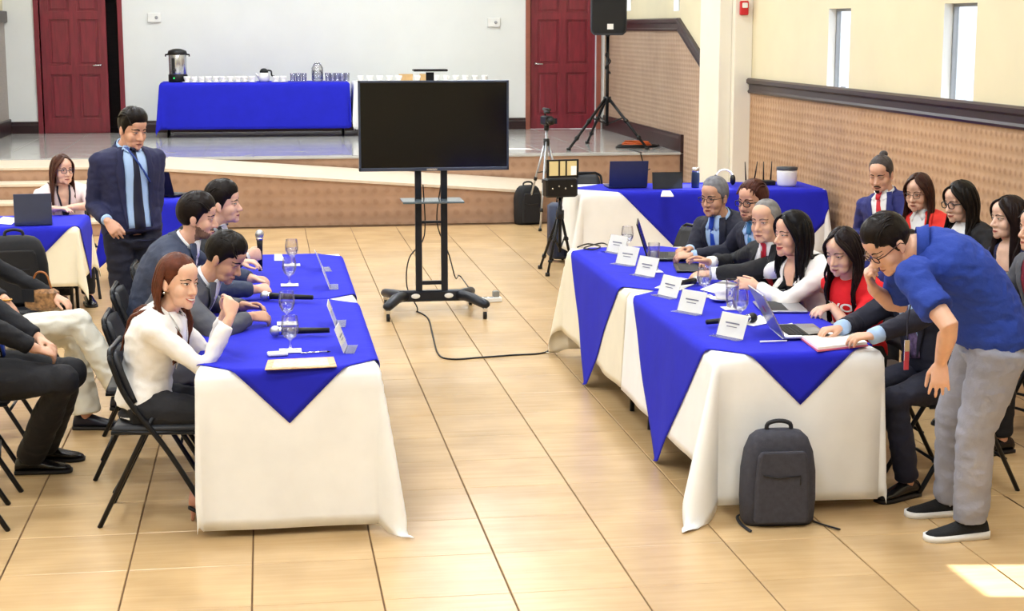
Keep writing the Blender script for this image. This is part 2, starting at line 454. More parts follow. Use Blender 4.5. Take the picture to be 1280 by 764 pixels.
# stepped baseboard of the stage along the right wall
BBP = [(0, 0), (-.04, 0), (-.04, .16), (-.025, .19), (-.025, .21), (0, .22)]
yE = 20.16
rail('baseboard_right', [(yE, ZS), (YB, ZS)], BBP)
struct(MB().box(XW - .05, XW, yE - .09, yE + .03, 0, ZS + .22).build('trim_3', M_dark, bevel=.005))
rail('baseboard_hall', [(-3, 0), (PY0, 0)], [(0, 0), (-.03, 0), (-.03, .1), (0, .12)])
# ---- left stage wall
XSL = -3.72
lw_ = MB().box(XSL - .2, XSL, YS - .2, YB, 0, ZC)
struct(lw_.build('wall_left_stage', M_cream))
struct(MB().box(XSL, XSL + .012, YS - .2, YB, ZS, ZS + 1.62).build('wall_wainscot_left', mat('wainscot_left', 'a89f97', .6, var=.06, scale=6, stretch=(1,1,12))))
struct(MB().box(XSL, XSL + .06, YS - .2, YB, ZS + 1.62, ZS + 1.78).build('trim_4', M_dark, bevel=.01))
struct(MB().box(XSL, XSL + .045, YS - .2, YB, ZS, ZS + .22).build('baseboard_left', M_dark, bevel=.01))
# ---- remaining shell
struct(MB().box(XL - .2, XL, -3, YB, 0, ZC).build('wall_left', M_cream))
struct(MB().box(XL, XSL - .2, YS - .2, YS, 0, ZC).build('wall_return', M_cream))
struct(MB().box(XL - .2, XW + .2, -3.2, -3, 0, ZC).build('wall_front', M_cream))
struct(MB().box(XL - .2, XW + .2, -3.2, YB + .2, ZC, ZC + .15).build('ceiling', M_white))
# ---- unseen ceiling panels, added to light the hall
k = 0
for ly in (1.5, 5.0, 8.5, 12.0, 15.5, 19.0, 22.4):
    for lx in (-4.6, -1.0, 2.6):
        t = thing('added_ceiling_light', 'unseen white ceiling light panel added to light the hall', 'ceiling light', (lx, ly, ZC - .06), 0, 'added ceiling light panels')
        MB().box(-.64, .64, -.34, -.3, 0, .059).box(-.64, .64, .3, .34, 0, .059).box(-.64, -.6, -.3, .3, 0, .059).box(.6, .64, -.3, .3, 0, .059).build('frame', M_whitep, t)
        MB().box(-.6, .6, -.3, .3, .03, .05).build('diffuser', mat('light_diffuser', 'ffffff', .5, var=0, emit='ffffff', estr=1.2), t)
        a = bpy.data.lights.new('fill_lamp', 'AREA'); a.shape = 'RECTANGLE'; a.size = 1.2; a.size_y = .6; a.energy = 78; a.color = (.885, .95, 1.0)
        ao = bpy.data.objects.new('fill_lamp', a); COL.objects.link(ao); ao.parent = t; ao.location = (0, 0, .02)
        k += 1
# ================================================================== tables and cloths
M_wcloth = cloth('white_tablecloth', 'f6f6f5', .8, .03, .25, 7)
M_creamcloth = cloth('cream_tablecloth', 'efe8d2', .8, .03, .25, 7)
M_bluecloth = cloth('blue_tablecloth', '1a1fc0', .9, .05, .25, 9)
M_tabletop = mat('table_laminate', 'cfcabc', .5, var=.05)
TH = .735
def table(label, x, y, hx, hy, rz=0, group='folding tables', h=TH, z0=0.0):
    t = thing('folding_table', label, 'table', (x, y, z0), rz, group)
    MB().cbox(-hx, hx, -hy, hy, h - .035, h - .004, .004).build('tabletop', M_tabletop, t)
    for sy in (-1, 1):
        for sx in (-1, 1):
            MB().tube([(sx*(hx-.08), sy*(hy-.22), h - .035), (sx*(hx-.07), sy*(hy-.2), 0.0)], .014, 8).build('leg', M_black, t, True)
        MB().tube([(-(hx-.08), sy*(hy-.21), .2), (hx-.08, sy*(hy-.21), .2)], .01, 8).build('brace', M_black, t, True)
    return t
def drape_pt(u, v, hx, hy, h, off, P):
    # P: flare per side (-x,+x,-y,+y), fold per corner (--,+-,-+,++), seed, wave
    du = max(0, abs(u) - hx); dv = max(0, abs(v) - hy)
    x = max(-hx, min(hx, u)); y = max(-hy, min(hy, v)); z = h + off
    if du == 0 and dv == 0:
        return Vector((x, y, z + .0015 * noise.noise(Vector((u*7, v*7, P['seed'])))))
    su = 1 if u > 0 else -1; sv = 1 if v > 0 else -1
    fk = P['fold'][(1 if u > 0 else 0) + (2 if v > 0 else 0)]
    kf = min(1, fk/.2)
    L = hypot(du, dv)*kf + (1 - kf)*(du**6 + dv**6)**(1/6); a = atan2(dv, du)
    fx = P['flare'][1 if u > 0 else 0]; fy = P['flare'][3 if v > 0 else 2]
    fl_ = fx * cos(a)**2 + fy * sin(a)**2
    corner = sin(2*a)**2 if (du > 0 and dv > 0) else 0
    tight = (fx < 0 and dv == 0) or (fy < 0 and du == 0)
    out = off + (.004 if tight else .018) * min(1, L/.03) + max(0, fl_) * L
    out += fk * corner * L
    al = (y if du > dv else x) + (a*.2 if corner else 0)
    if not tight:
        out += P['wave'] * (L/.7) * (sin(al*9 + P['seed']*2.1) * .6 + noise.noise(Vector((al*4, L*1.2, P['seed']))) * .9)
    drop = L * (1 - .06*corner) - .01
    z = h + off - max(0, drop)
    if z < .004 + off:
        ex = .004 + off - z; z = .004 + off + .014 * abs(noise.noise(Vector((x*20 + out*14, y*20, P['seed'])))) * min(1, ex/.05)
        out += ex * P.get('pool', .75)
    return Vector((x + cos(a)*su*out, y + sin(a)*sv*out, z))
def DP(seed, wave=.014, flare=(.03,.03,.03,.03), fold=(.25,.25,.25,.25), pool=.75): return dict(seed=seed, wave=wave, flare=flare, fold=fold, pool=pool)
def rect_cloth(name, label, m, x, y, hx, hy, drops, P, rz=0, h=TH, z0=0, off=.003, group=None, cat='tablecloth'):
    ux0, ux1, vy0, vy1 = drops           # drop on -x, +x, -y, +y
    def axis(h_, d0, d1):
        n = max(8, int(h_*24))
        return [-h_ - d0*(1 - i/14) for i in range(14)] + [-h_ + 2*h_*i/n for i in range(n + 1)] + [h_ + d1*(i+1)/14 for i in range(14)]
    U = axis(hx, ux0, ux1); V_ = axis(hy, vy0, vy1)
    o = MB().grid([[drape_pt(u, v, hx, hy, h, off, P) for u in U] for v in V_]).build(name, m, None, True, solid=.0025)
    o.location = (x, y, z0); o.rotation_euler = (0, 0, rz)
    return tag(o, label, cat, group)
def diamond_cloth(name, label, m, x, y, hx, hy, D, P, rz=0, h=TH, z0=0, off=.009, group=None, ofs=(0, 0)):
    n = 60; rows = []
    for i in range(n + 1):
        r = []
        for j in range(n + 1):
            p = -1 + 2*i/n; q = -1 + 2*j/n
            r.append(drape_pt((p + q) * D / 2 + ofs[0], (p - q) * D / 2 + ofs[1], hx, hy, h, off, P))
        rows.append(r)
    o = MB().grid(rows).build(name, m, None, True, solid=.002)
    o.location = (x, y, z0); o.rotation_euler = (0, 0, rz)
    return tag(o, label, 'tablecloth', group)

HX, HY = .38, .9
# left row
LX, LY1, LY2 = .075, 7.93, 9.765
table('folding table carrying the goblets and the tan folder, beside the woman in white blazer', LX, LY1, HX, HY)
table('folding table in front of the man holding a microphone', LX, LY2, HX, HY)
P_L1 = DP(1.3, .008, (.01, .02, .012, -1), (.02, .17, 0, 0), .6); P_L2 = DP(2.3, .01, (.02, .03, -1, .03), (0, 0, .1, .1))
rect_cloth('tablecloth', 'white cloth whose front corner pools on the floor beside the woman in white blazer', M_wcloth, LX, LY1, HX, HY, (.60, .56, .715, .08), P_L1)
rect_cloth('tablecloth', 'white cloth on the table before the man with the microphone', M_wcloth, LX, LY2, HX, HY, (.55, .55, .08, .6), P_L2)
diamond_cloth('table_topper', 'blue diamond cloth with the tan folder and glasses on it', M_bluecloth, LX, LY1, HX, HY, 1.15, P_L1)
diamond_cloth('table_topper', 'blue diamond cloth under the clasped hands of the bearded man', M_bluecloth, LX, LY2, HX, HY, 1.15, P_L2)
# right row
RX, RY1, RY2 = 2.38, 7.94, 9.79
table('folding table with the grey backpack leaning at its end', RX, RY1, HX, HY)
table('folding table in front of the man with blue tie', RX, RY2, HX, HY)
P_R1 = DP(5.1, .012, (.06, .03, .02, -1), (.30, .03, 0, 0), .5); P_R2 = DP(6.2, .012, (.06, .03, -1, .05), (0, 0, .16, .1), .6)
rect_cloth('tablecloth', 'white cloth behind the grey backpack, its corner spread on the floor', M_wcloth, RX, RY1, HX, HY, (.56, .6, .70, .08), P_R1)
rect_cloth('tablecloth', 'cream cloth hanging by the tripod end of the long row of name cards', M_creamcloth, RX, RY2, HX, HY, (.56, .6, .08, .70), P_R2)
diamond_cloth('table_topper', 'blue diamond cloth under the open notebook and pink cover', M_bluecloth, RX, RY1, HX, HY, 1.15, P_R1)
diamond_cloth('table_topper', 'blue diamond cloth under the open laptop with glossy black lid', M_bluecloth, RX, RY2, HX, HY, 1.15, P_R2)
# left back table
BX, BY = -2.33, 12.83
table('folding table in front of the woman with pink blazer', BX, BY, .92, .38)
P_ = DP(9.2, .014, (.04,.04,.04,.04), (.15,.15,.15,.15))
rect_cloth('tablecloth', 'cream cloth under the grey laptop by the woman with pink blazer', M_creamcloth, BX, BY, .92, .38, (.5, .42, .45, .4), P_)
diamond_cloth('table_topper', 'blue cloth under the grey laptop beside the standing man', M_bluecloth, BX, BY, .92, .38, 1.32, P_, ofs=(.08, .12))
# small table behind, right of the standing man
table('folding table with blue cloth hidden behind the men in suits', -.95, 14.6, .38, .35)
rect_cloth('tablecloth', 'blue cloth on the table behind the standing man and seated men', M_bluecloth, -.95, 14.6, .38, .35, (.5, .5, .5, .5), DP(3.9))
# right back table
QX, QY = 3.92, 14.75
table('folding table holding laptop, tablet and thermos near the pilaster', QX, QY, 1.12, .38)
P_ = DP(11.2, .014, (.05,.04,.04,.04), (.2,.1,.12,.1))
rect_cloth('tablecloth', 'white cloth under the blue one near the pilaster', M_wcloth, QX, QY, 1.12, .38, (.6, .4, .6, .4), P_)
diamond_cloth('table_topper', 'blue cloth under the thermos and tablet near the pilaster', M_bluecloth, QX, QY, 1.12, .38, 1.5, P_, ofs=(.32, 0))
# stage buffet
for (bx, lab, m_, sd) in ((-.12, 'blue', M_bluecloth, 13.1), (2.24, 'white', M_wcloth, 14.2)):
    hx_ = 1.31 if bx < 0 else .95
    table('folding table with %s cloth holding white cups on the stage' % lab, bx, 24.0, hx_, .38, z0=ZS + .006, h=.77)
    rect_cloth('tablecloth', ('deep blue buffet cloth hanging below the coffee urn' if bx < 0 else 'white buffet cloth behind the television'), m_, bx, 24.0, hx_, .38, (.6, .5, .66, .6) if bx < 0 else (.6, .6, .68, .6), DP(sd, .02, (.03,.03,.03,.03), (.1,.02,.1,.02) if bx < 0 else (.02,.1,.02,.1)), z0=ZS + .006, h=.77)

# ================================================================== chairs
M_chair = mat('chair_metal', '14151a', .35, .35, var=.1)
M_vinyl = mat('black_vinyl', '1d1e24', .5, 0, var=.12, bump=.1, bscale=60)
def make_chair():
    t = thing('folding_chair', 'black', 'chair')
    # x = forward, z up; seat centre at origin
    for s in (-1, 1):
        y = s * .21
        MB().tube(catmull([(.245, y, .0), (.05, y, .34), (-.12, y, .58), (-.185, y*.98, .74), (-.195, y*.9, .775)], 5), .0125, 8).build('frame_tube', M_chair, t, True)
        MB().tube([(-.27, y*.92, 0), (-.05, y*.92, .44), (-.02, y*.92, .50)], .0115, 8).build('leg', M_chair, t, True)
        MB().tube([(.20, y*.98, .43), (-.2, y*.98, .435)], .009, 8).build('seat_bracket', M_chair, t, True)
    MB().tube([(-.195, .19, .775), (-.2, .15, .795), (-.2, -.15, .795), (-.195, -.19, .775)], .0125, 8).build('top_rail', M_chair, t, True)
    MB().tube([(.15, -.21, .16), (.15, .21, .16)], .008, 8).build('stretcher', M_chair, t, True)
    MB().tube([(-.2, -.19, .16), (-.2, .19, .16)], .008, 8).build('stretcher', M_chair, t, True)
    MB().cbox(-.20, .215, -.205, .205, .425, .465, .014).build('seat', M_vinyl, t, angle=50)
    bk = []
    for i in range(7):
        z = .56 + .215*i/6; xx = -.118 - (z - .58)*.38
        row = []
        for j in range(9):
            yy = -.195 + .39*j/8; row.append((xx - .03*(1 - (yy/.195)**2), yy*(1 - .12*max(0, (i-4)/2)**2), z))
        bk.append(row)
    MB().grid(bk).build('backrest', M_vinyl, t, True, solid=.03)
    return t
CHAIR = make_chair(); _used = [False]
def chair(x, y, rz, label, z=0):
    o = CHAIR if not _used[0] else copy_tree(CHAIR)
    _used[0] = True
    o.location = (x, y, z); o.rotation_euler = (0, 0, radians(rz)); o['label'] = label; o['group'] = 'black folding chairs'; o['category'] = 'chair'
    return o
# ================================================================== people: builder
SKIN = {}
def skin(h):
    c = [int(h[i:i+2], 16) for i in (0, 2, 4)]; t = (246, 208, 186)
    h = '%02x%02x%02x' % tuple(int(a + (b - a)*.3) for a, b in zip(c, t))
    return mat('skin_' + h, h, .48, var=.06, scale=25, sss=.12)
def yawv(d): a = radians(d); return Vector((cos(a), sin(a), 0))
ZUP = Vector((0, 0, 1))
def remeshed(mb, voxel, smooth=3, factor=.5):
    me = mb.mesh('tmp', None, True)
    o = bpy.data.objects.new('tmp', me); COL.objects.link(o)
    r = o.modifiers.new('r', 'REMESH'); r.mode = 'VOXEL'; r.voxel_size = voxel; r.use_smooth_shade = True
    s = o.modifiers.new('s', 'SMOOTH'); s.factor = factor; s.iterations = smooth
    dg = bpy.context.evaluated_depsgraph_get()
    out = bpy.data.meshes.new_from_object(o.evaluated_get(dg), depsgraph=dg)
    bpy.data.objects.remove(o); bpy.data.meshes.remove(me)
    return out
def wrinkle(me, amp, sc, seed):
    n = len(me.vertices)
    co = [0.0]*(3*n); me.vertices.foreach_get('co', co)
    no = [0.0]*(3*n); me.vertices.foreach_get('normal', no)
    for i in range(n):
        x, y, z = co[3*i:3*i+3]
        d = noise.noise(Vector((x*sc*.8 + seed, y*sc*.8, z*sc*1.9))) + .5*noise.noise(Vector((x*sc*2.3, y*sc*2.3 + seed, z*sc*2.6)))
        d = (-abs(d)*1.5 + .35)
        d *= amp
        co[3*i] += no[3*i]*d; co[3*i+1] += no[3*i+1]*d; co[3*i+2] += no[3*i+2]*d
    me.vertices.foreach_set('co', co); me.update()

class Person:
    def __init__(s, label, pelvis, yaw, head, hyaw, hpitch=0, htilt=0, S=1.0, female=False, skin_='d9a283', twist=0, slouch=.03, wide=1.0, group=None, chestup=None, nb=None, sh=None):
        s.shv = sh or {}
        s.S = S; s.f = female; s.w = wide
        s.P = Vector(pelvis); s.yaw = yaw; s.base = Vector((s.P.x, s.P.y, 0))
        s.root = thing('person', label, 'person', s.base, 0, group)
        s.fwd = yawv(yaw); s.left = yawv(yaw + 90)
        s.hc = Vector(head)
        hy, hp = hyaw, radians(hpitch)
        hf = yawv(hy); hl = yawv(hy + 90)
        s.hf = (hf*cos(hp) - ZUP*sin(hp)).normalized(); hu = (ZUP*cos(hp) + hf*sin(hp)).normalized()
        t = radians(htilt); s.hl = (hl*cos(t) + hu*sin(t)); s.hu = (hu*cos(t) - hl*sin(t))
        s.skin = skin(skin_)
        cf = yawv(yaw + twist)
        s.cl = yawv(yaw + twist + 90)
        # neck base below and behind the head
        lean = (s.hc - s.P).normalized()
        if nb is not None: s.NB = Vector(nb)
        else: s.NB = s.hc - (s.hu*.35 + lean*.65).normalized()*.140*S - yawv(hyaw)*.022*S - s.fwd*.012*S
        mid = s.P.lerp(s.NB, .5)
        s.C1 = mid - s.fwd*slouch*2 + ZUP*.01
        s.arms = {}; s.BV = None
    def sp(s, t):      # spine point
        a = s.P.lerp(s.C1, t); b = s.C1.lerp(s.NB, t); return a.lerp(b, t)
    def fr(s, t):      # tangent, lateral, depth at t
        tg = (s.sp(min(1, t+.02)) - s.sp(max(0, t-.02))).normalized()
        la = s.left.lerp(s.cl, min(1, max(0, t))); la = (la - tg*la.dot(tg)).normalized()
        dp = la.cross(tg).normalized()
        return tg, la, dp
    def ring(s, t, hw, hd, sh=0.0, n=20, fb=0.0):
        tg, la, dp = s.fr(t); c = s.sp(t) + dp*fb
        if t > 1: c = s.sp(1) + tg*(t - 1)*.5
        return [c + la*(hw*cos(2*pi*j/n)) + dp*(hd*sin(2*pi*j/n)) + tg*sh*abs(cos(2*pi*j/n)) for j in range(n)]
    def torso_rings(s, inf=0.0, t0=-.12, k=1.0, belly=0.0):
        W = s.w; S = s.S
        if s.f: prof = [(-.12,.155,.11),(0,.165,.118),(.15,.152,.108),(.33,.128,.098),(.5,.135,.108),(.66,.150,.125),(.80,.160,.112),(.9,.155,.092),(.955,.125,.074),(1.0,.066,.058)]
        else: prof = [(-.12,.155,.115),(0,.165,.122),(.15,.162,.12),(.33,.155,.116),(.5,.162,.12),(.66,.177,.126),(.80,.187,.12),(.9,.18,.10),(.955,.145,.08),(1.0,.074,.066)]
        R = []
        for (t, a, b) in prof:
            if t < t0 - 1e-6: continue
            bl = belly*max(0, 1 - abs(t - .25)/.35)
            R.append(s.ring(t, (a*W*S + inf)*k, (b*W*S + inf + bl)*k, fb=bl*.6))
        return R
    def shoulder(s, side):
        if side in s.shv: return Vector(s.shv[side])
        tg, la, dp = s.fr(.9)
        return s.sp(.835) + la*side*(.155 if s.f else .176)*s.S*s.w + tg*.0
    def arm(s, side, wrist, pole, hd=None, pn=None, curl=(.35,.5,.4), thumb=.5, spread=.05):
        """side +1 = person's left; wrist target; pole = elbow hint; hd = hand direction; pn = back-of-hand normal"""
        A = s.shoulder(side); W = Vector(wrist); ua, fa = .285*s.S, .255*s.S
        d = W - A; L = d.length
        if L > ua + fa - .004: W = A + d.normalized()*(ua + fa - .004); d = W - A; L = d.length
        if L < .12: L = .12
        dn = d.normalized(); x = (ua*ua - fa*fa + L*L)/(2*L); h = sqrt(max(0, ua*ua - x*x))
        pv = Vector(pole); pv = pv - dn*pv.dot(dn); pv.normalize()
        E = A + dn*x + pv*h
        hd = (Vector(hd) if hd is not None else (W - E)).normalized()
        pn = Vector(pn) if pn is not None else ZUP
        pn = (pn - hd*pn.dot(hd)).normalized()
        s.arms[side] = dict(A=A, E=E, W=W, hd=hd, pn=pn, curl=curl, thumb=thumb, spread=spread)
    def hand(s, mb, a, side):
        S = s.S*(.88 if s.f else .96); W, hd, pn = a['W'], a['hd'], a['pn']
        sd = hd.cross(pn)*(-1 if side > 0 else 1)   # toward thumb
        if side > 0: sd = pn.cross(hd)*-1
        sd = (pn.cross(hd)) * (-1 if side > 0 else 1)
        # person's right hand, palm down, pointing forward: thumb to the left
        R = []
        for (l, w_, t_) in ((-.02,.025,.02),(.0,.026,.019),(.03,.034,.017),(.065,.040,.0145),(.09,.0405,.012),(.1,.036,.008)):
            R.append([W + hd*l*S + sd*(w_*S*cos(2*pi*j/14)) + pn*(t_*S*sin(2*pi*j/14)) for j in range(14)])
        mb.rings(R)
        c1, c2, c3 = a['curl']
        for k, (o, ln) in enumerate(((.031,.070),(.0105,.079),(-.0105,.073),(-.030,.057))):
            p = W + hd*(.09 - .006*abs(k-1))*S + sd*o*S; d = (hd + sd*a['spread']*(1.5 - k)).normalized()
            pts = [p - d*.02*S, p]; ang = 0; up = -pn
            for q, (fr_, c) in enumerate(((.45, c1), (.31, c2), (.24, c3))):
                ang += c*(1 + .08*k)
                dd = d*cos(ang) + up*sin(ang); p = p + dd*ln*fr_*S; pts.append(p)
            mb.tube(pts, [.0095*S,.0095*S,.0088*S,.0082*S,.0068*S], 8, dome=True)
        p = W + hd*.022*S + sd*.024*S - pn*.004*S; th = a['thumb']
        d = (hd*(.55 + .3*(1-th)) + sd*.8*th - pn*.35).normalized(); q1 = p + d*.045*S
        d2 = (d*.8 + hd*.45 - sd*.25).normalized(); q2 = q1 + d2*.034*S
        q3 = q2 + (d2 + hd*.2).normalized()*.026*S
        mb.tube([p, q1, q2, q3], [.014*S,.0115*S,.010*S,.0082*S], 8, dome=True)
    def H(s, x, y, z):   # head-local -> world (x forward, y left, z up), in metres at S=1
        return s.hc + (s.hf*x + s.hl*y + s.hu*z)*s.S
    def head_prims(s, mb, jaw=1.0):
        ax = (s.hf, s.hl, s.hu); S = s.S
        def e(c, r): mb.ell(s.H(*c), [k*S for k in r], ax, 20, 14)
        fj = .92 if s.f else 1.0
        e((-.012,0,.022), (.098,.0755,.092)); e((.022,0,-.028), (.066,.0625*fj,.085)); e((.03,0,-.074), (.057,.049*fj*jaw,.042))
        e((.071,0,-.098), (.022,.024*fj,.021)); e((.070,0,.022), (.021,.05,.016)); e((.03,0,.05),(.066,.062,.055))
        for y in (-1, 1):
            e((.05, y*.034, -.036), (.031,.029,.036)); e((-.012, y*.077, -.012), (.017,.0075,.031)); e((-.004, y*.076, -.034), (.010,.007,.012))
            e((.093, y*.0115, -.041), (.011,.009,.008)); e((.044, y*.028, -.078), (.036,.024,.032))
            e((.0735, y*.0325, .0005), (.013,.0155,.0105))
        mb.tube([s.H(.080,0,.008), s.H(.094,0,-.016), s.H(.106,0,-.036)], [.0095*S,.0105*S,.0125*S], 10, dome=True)
        e((.083,0,-.066), (.013,.022,.0075)); e((.081,0,-.0785), (.013,.020,.0085))
        nr = (.051 if s.f else .060)*S
        mb.tube([s.H(-.022,0,-.02), s.H(-.018,0,-.085), s.NB.lerp(s.H(-.018,0,-.085), .25), s.NB - s.fr(1)[0]*.03], [nr*.95, nr*.95, nr, nr*1.1], 16)
    def body(s, beard=None):
        s.beardc = beard
        mb = MB(); s.head_prims(mb)
        mb.rings([s.ring(t, a*s.S*s.w, b*s.S*s.w) for (t, a, b) in ((-.05,.08,.06),(.3,.09,.07),(.7,.12,.085),(.86,.13,.075),(.93,.12,.062),(.985,.07,.055),(1.0,.05,.05))])
        for side, a in s.arms.items():
            S = s.S*(.88 if s.f else 1.0)
            A, E, W = a['A'], a['E'], a['W']
            mb.tube([A.lerp(s.sp(.86), .35), A, A.lerp(E,.4), E, E.lerp(W,.28), E.lerp(W,.7), W, W + a['hd']*.012], [k*S for k in (.05,.05,.047,.039,.041,.033,.026,.025)], 12, dome=True)
            s.hand(mb, a, side)
        for (h, k, an) in getattr(s, 'legs', []):
            mb.tube([s.sp(-.02), h, k, an, an - ZUP*.03], [.05,.05,.04,.034,.034], 10, dome=True)
        me = remeshed(mb, .0052, 4, .45)
        me.materials.append(s.skin)
        if getattr(s, 'beardc', None):
            me.materials.append(mat('beard_' + s.beardc, s.beardc, .85, var=.25, scale=120))
            for pl in me.polygons:
                r = pl.center - s.hc; x, y, z = r.dot(s.hf)/s.S, r.dot(s.hl)/s.S, r.dot(s.hu)/s.S
                n_ = .006*noise.noise(pl.center*60)
                if z < -.125 or x < .0 - n_: continue
                jaw = z + n_ < -.034 - .56*x
                lip = abs(y) < .024 and -.088 < z < -.060
                mo = x > .07 and abs(y) < .030 and -.062 < z - n_*.5 < -.052
                if (jaw and not lip and z < -.01) or mo: pl.material_index = 1
        o = s.attach('body', me); s.bv_body = BVHTree.FromPolygons([v.co + s.base for v in me.vertices], [p.vertices for p in me.polygons])
        return o
    def attach(s, name, me, parent=None):
        me.transform(Matrix.Translation(-s.base))
        o = bpy.data.objects.new(name, me); COL.objects.link(o); o.parent = parent or s.root; me.name = name
        return o
    def part(s, name, mb, m, parent=None, smooth=True, solid=0, bevel=0):
        return mb.build(name, m, parent or s.root, smooth, origin=s.base, solid=solid, bevel=bevel)
    # ---------------- face
    def fcast(s, y, z, out=.002):
        o = s.H(.2, y, z); hit = s.bv_body.ray_cast(o, -s.hf, .3)
        return (hit[0] + s.hf*out) if hit[0] else s.H(.085, y, z)
    def fpatch(s, outline_rows, out): return [[s.fcast(y, z, out) for (y, z) in r] for r in outline_rows]
    def face(s, brow='2a1a14', lips='b5625a', smile=0.0, eyes=1.0, beard=None, iris='2b1a10', browth=.0042, teeth=False):
        mw = mat('eye_white', 'f0ece8', .3, var=0); mi = mat('iris_' + iris, iris, .2, var=0); ml = mat('lash', '140d0b', .6, var=0)
        mbw = mat('brow_' + brow, brow, .8, var=.1)
        for sd in (-1, 1):
            hh = .0058*eyes
            rows = []
            for i in range(5):
                q = i/4; r = []
                for j in range(9):
                    u = -1 + j/4; e_ = 1 - u*u
                    lo = -.75*hh*e_; hi = hh*e_
                    r.append((sd*.0325 + u*.0145, .001 + lo + (hi - lo)*q + u*sd*.001))
                rows.append(r)
            ew = s.part('eye', MB().grid(s.fpatch(rows, .0012)), mw)
            if eyes > .35:
                c = (sd*.0325, .0015)
                rr = [[(c[0] + k*.0052*cos(2*pi*j/12), c[1] + k*min(.0052, hh)*sin(2*pi*j/12)) for j in range(13)] for k in (.02, .5, 1)]
                s.part('iris', MB().grid(s.fpatch(rr, .0024)), mi, ew)
            rows = [[(sd*.0325 + u*.016, .001 + hh*(1 - u*u) + d + u*sd*.001) for u in (-1,-.75,-.5,-.25,0,.25,.5,.75,1)] for d in (-.0006, .0022)]
            s.part('eyelid', MB().grid(s.fpatch(rows, .0026)), ml, ew)
            rows = [[(sd*(.012 + .040*q), .0185 + .006*sin(pi*min(1, q*1.15)) + d*(1 - .6*q)) for q in (0,.15,.3,.45,.6,.75,.9,1)] for d in (-browth, browth)]
            s.part('eyebrow', MB().grid(s.fpatch(rows, .0035)), mbw)
        mw_ = .023 + .007*smile
        lipm = mat('lips_' + lips, lips, .45, var=.05)
        rows = []
        for i in range(5):
            q = -1 + i/2
            r = []
            for u in [-1 + k/5 for k in range(11)]:
                e_ = (1 - u*u)
                zc = -.0715 + smile*.007*u*u
                r.append((u*mw_, zc + q*(.0068 + .003*smile)*e_ * (1.1 if q < 0 else .85)))
            rows.append(r)
        lp = s.part('lips', MB().grid(s.fpatch(rows, .0014)), lipm)
        if teeth:
            rows = [[(u*mw_*.8, -.071 + smile*.006*u*u + q*.0042*(1 - u*u)) for u in [-1 + k/4 for k in range(9)]] for q in (-1, 0, 1)]
            s.part('teeth', MB().grid(s.fpatch(rows, .0026)), mat('teeth', 'f5f1ea', .3, var=0), lp)
        else:
            rows = [[(u*mw_*.97, -.0705 + smile*.007*u*u + d) for u in [-1 + k/4 for k in range(9)]] for d in (-.0009, .0009)]
            s.part('mouth_line', MB().grid(s.fpatch(rows, .0034)), mat('mouth_line', '5c2a26', .6, var=0), lp)
    def glasses(s, col='1a1a1c', r=(.024, .018), th=.0022):
        m = mat('spectacle_' + col, col, .3, var=0); g = MB()
        xf = .101
        for sd in (-1, 1):
            c = (sd*.033, -.002)
            pts = []
            for j in range(17):
                a = 2*pi*j/16; ca, sa = cos(a), sin(a); k = (abs(ca)**3 + abs(sa)**3)**(-1/3)
                pts.append(s.H(xf - .18*abs(c[0] + r[0]*ca*k)**2*6, c[0] + r[0]*ca*k, c[1] + r[1]*sa*k))
            g.tube(pts, th*s.S, 6, cap=False)
            g.tube([s.H(xf - .004, sd*.057, .004), s.H(.07, sd*.077, .005), s.H(-.012, sd*.083, .004), s.H(-.025, sd*.082, -.012)], th*.9*s.S, 6)
        g.tube([s.H(xf, -.010, .002), s.H(xf + .003, 0, .004), s.H(xf, .010, .002)], th*s.S, 6)
        return s.part('eyeglasses', g, m)
    # ---------------- hair
    def hair_cap(s, mb, front=.052, thick=.014, top=.0, side=-.005, back=-.075, quiff=0.0, seed=1.0, nap=.004, part=None, temple=.035, recede=0.0, flank=.45):
        nphi, ns = 56, 16; rows = []
        for i in range(ns + 1):
            q = i/ns; r = []
            for j in range(nphi):
                ph = 2*pi*j/nphi; c = cos(ph)     # 1 = front
                a = abs(atan2(sin(ph), cos(ph)))*180/pi
                # lower limit in head-local z as function of azimuth
                pts = [(0, front), (28, front + recede*.6), (48, front - .012 + recede), (64, temple), (76, side - .012), (86, side - .016), (98, side + .004), (112, -.045), (135, back), (180, back)]
                for (a0, z0), (a1, z1) in zip(pts, pts[1:]):
                    if a0 <= a <= a1: zl = z0 + (z1 - z0)*(a - a0)/(a1 - a0); break
                ce = Vector((-.012, 0, .022)); R = Vector((.098, .0755, .092))
                zz = max(-.99, min(.99, (zl - ce.z)/R.z)); emax = math.acos(zz)
                th_ = emax*q
                d = Vector((sin(th_)*cos(ph), sin(th_)*sin(ph), cos(th_)))
                tk = thick*(1 - q**3)*(flank + (1 - flank)*max(0, d.z)**.7) + top*max(0, d.z)**2 + quiff*max(0, d.x)*max(0, d.z)*2.2*(1 - q**6) + .0015
                p = Vector((ce.x + d.x*(R.x + tk), ce.y + d.y*(R.y + tk*.9), ce.z + d.z*(R.z + tk)))
                # the lower back of the skull narrows towards the neck
                if p.z < -.02 and p.x < 0: p.x += (-.02 - p.z)*.25
                n_ = noise.noise(Vector((ph*6 + seed, q*2.2, seed*3)))*.6 + noise.noise(Vector((ph*14, q*3 + seed, 2)))*.5
                p += d*nap*n_*(1 - q**4)
                if part is not None:
                    p.z -= .008*math.exp(-((p.y - part)/.008)**2)*(1 if p.x > -.05 else 0)*max(0, d.z)
                r.append(s.H(*p))
            rows.append(r)
        mb.rings(rows, cap=True)
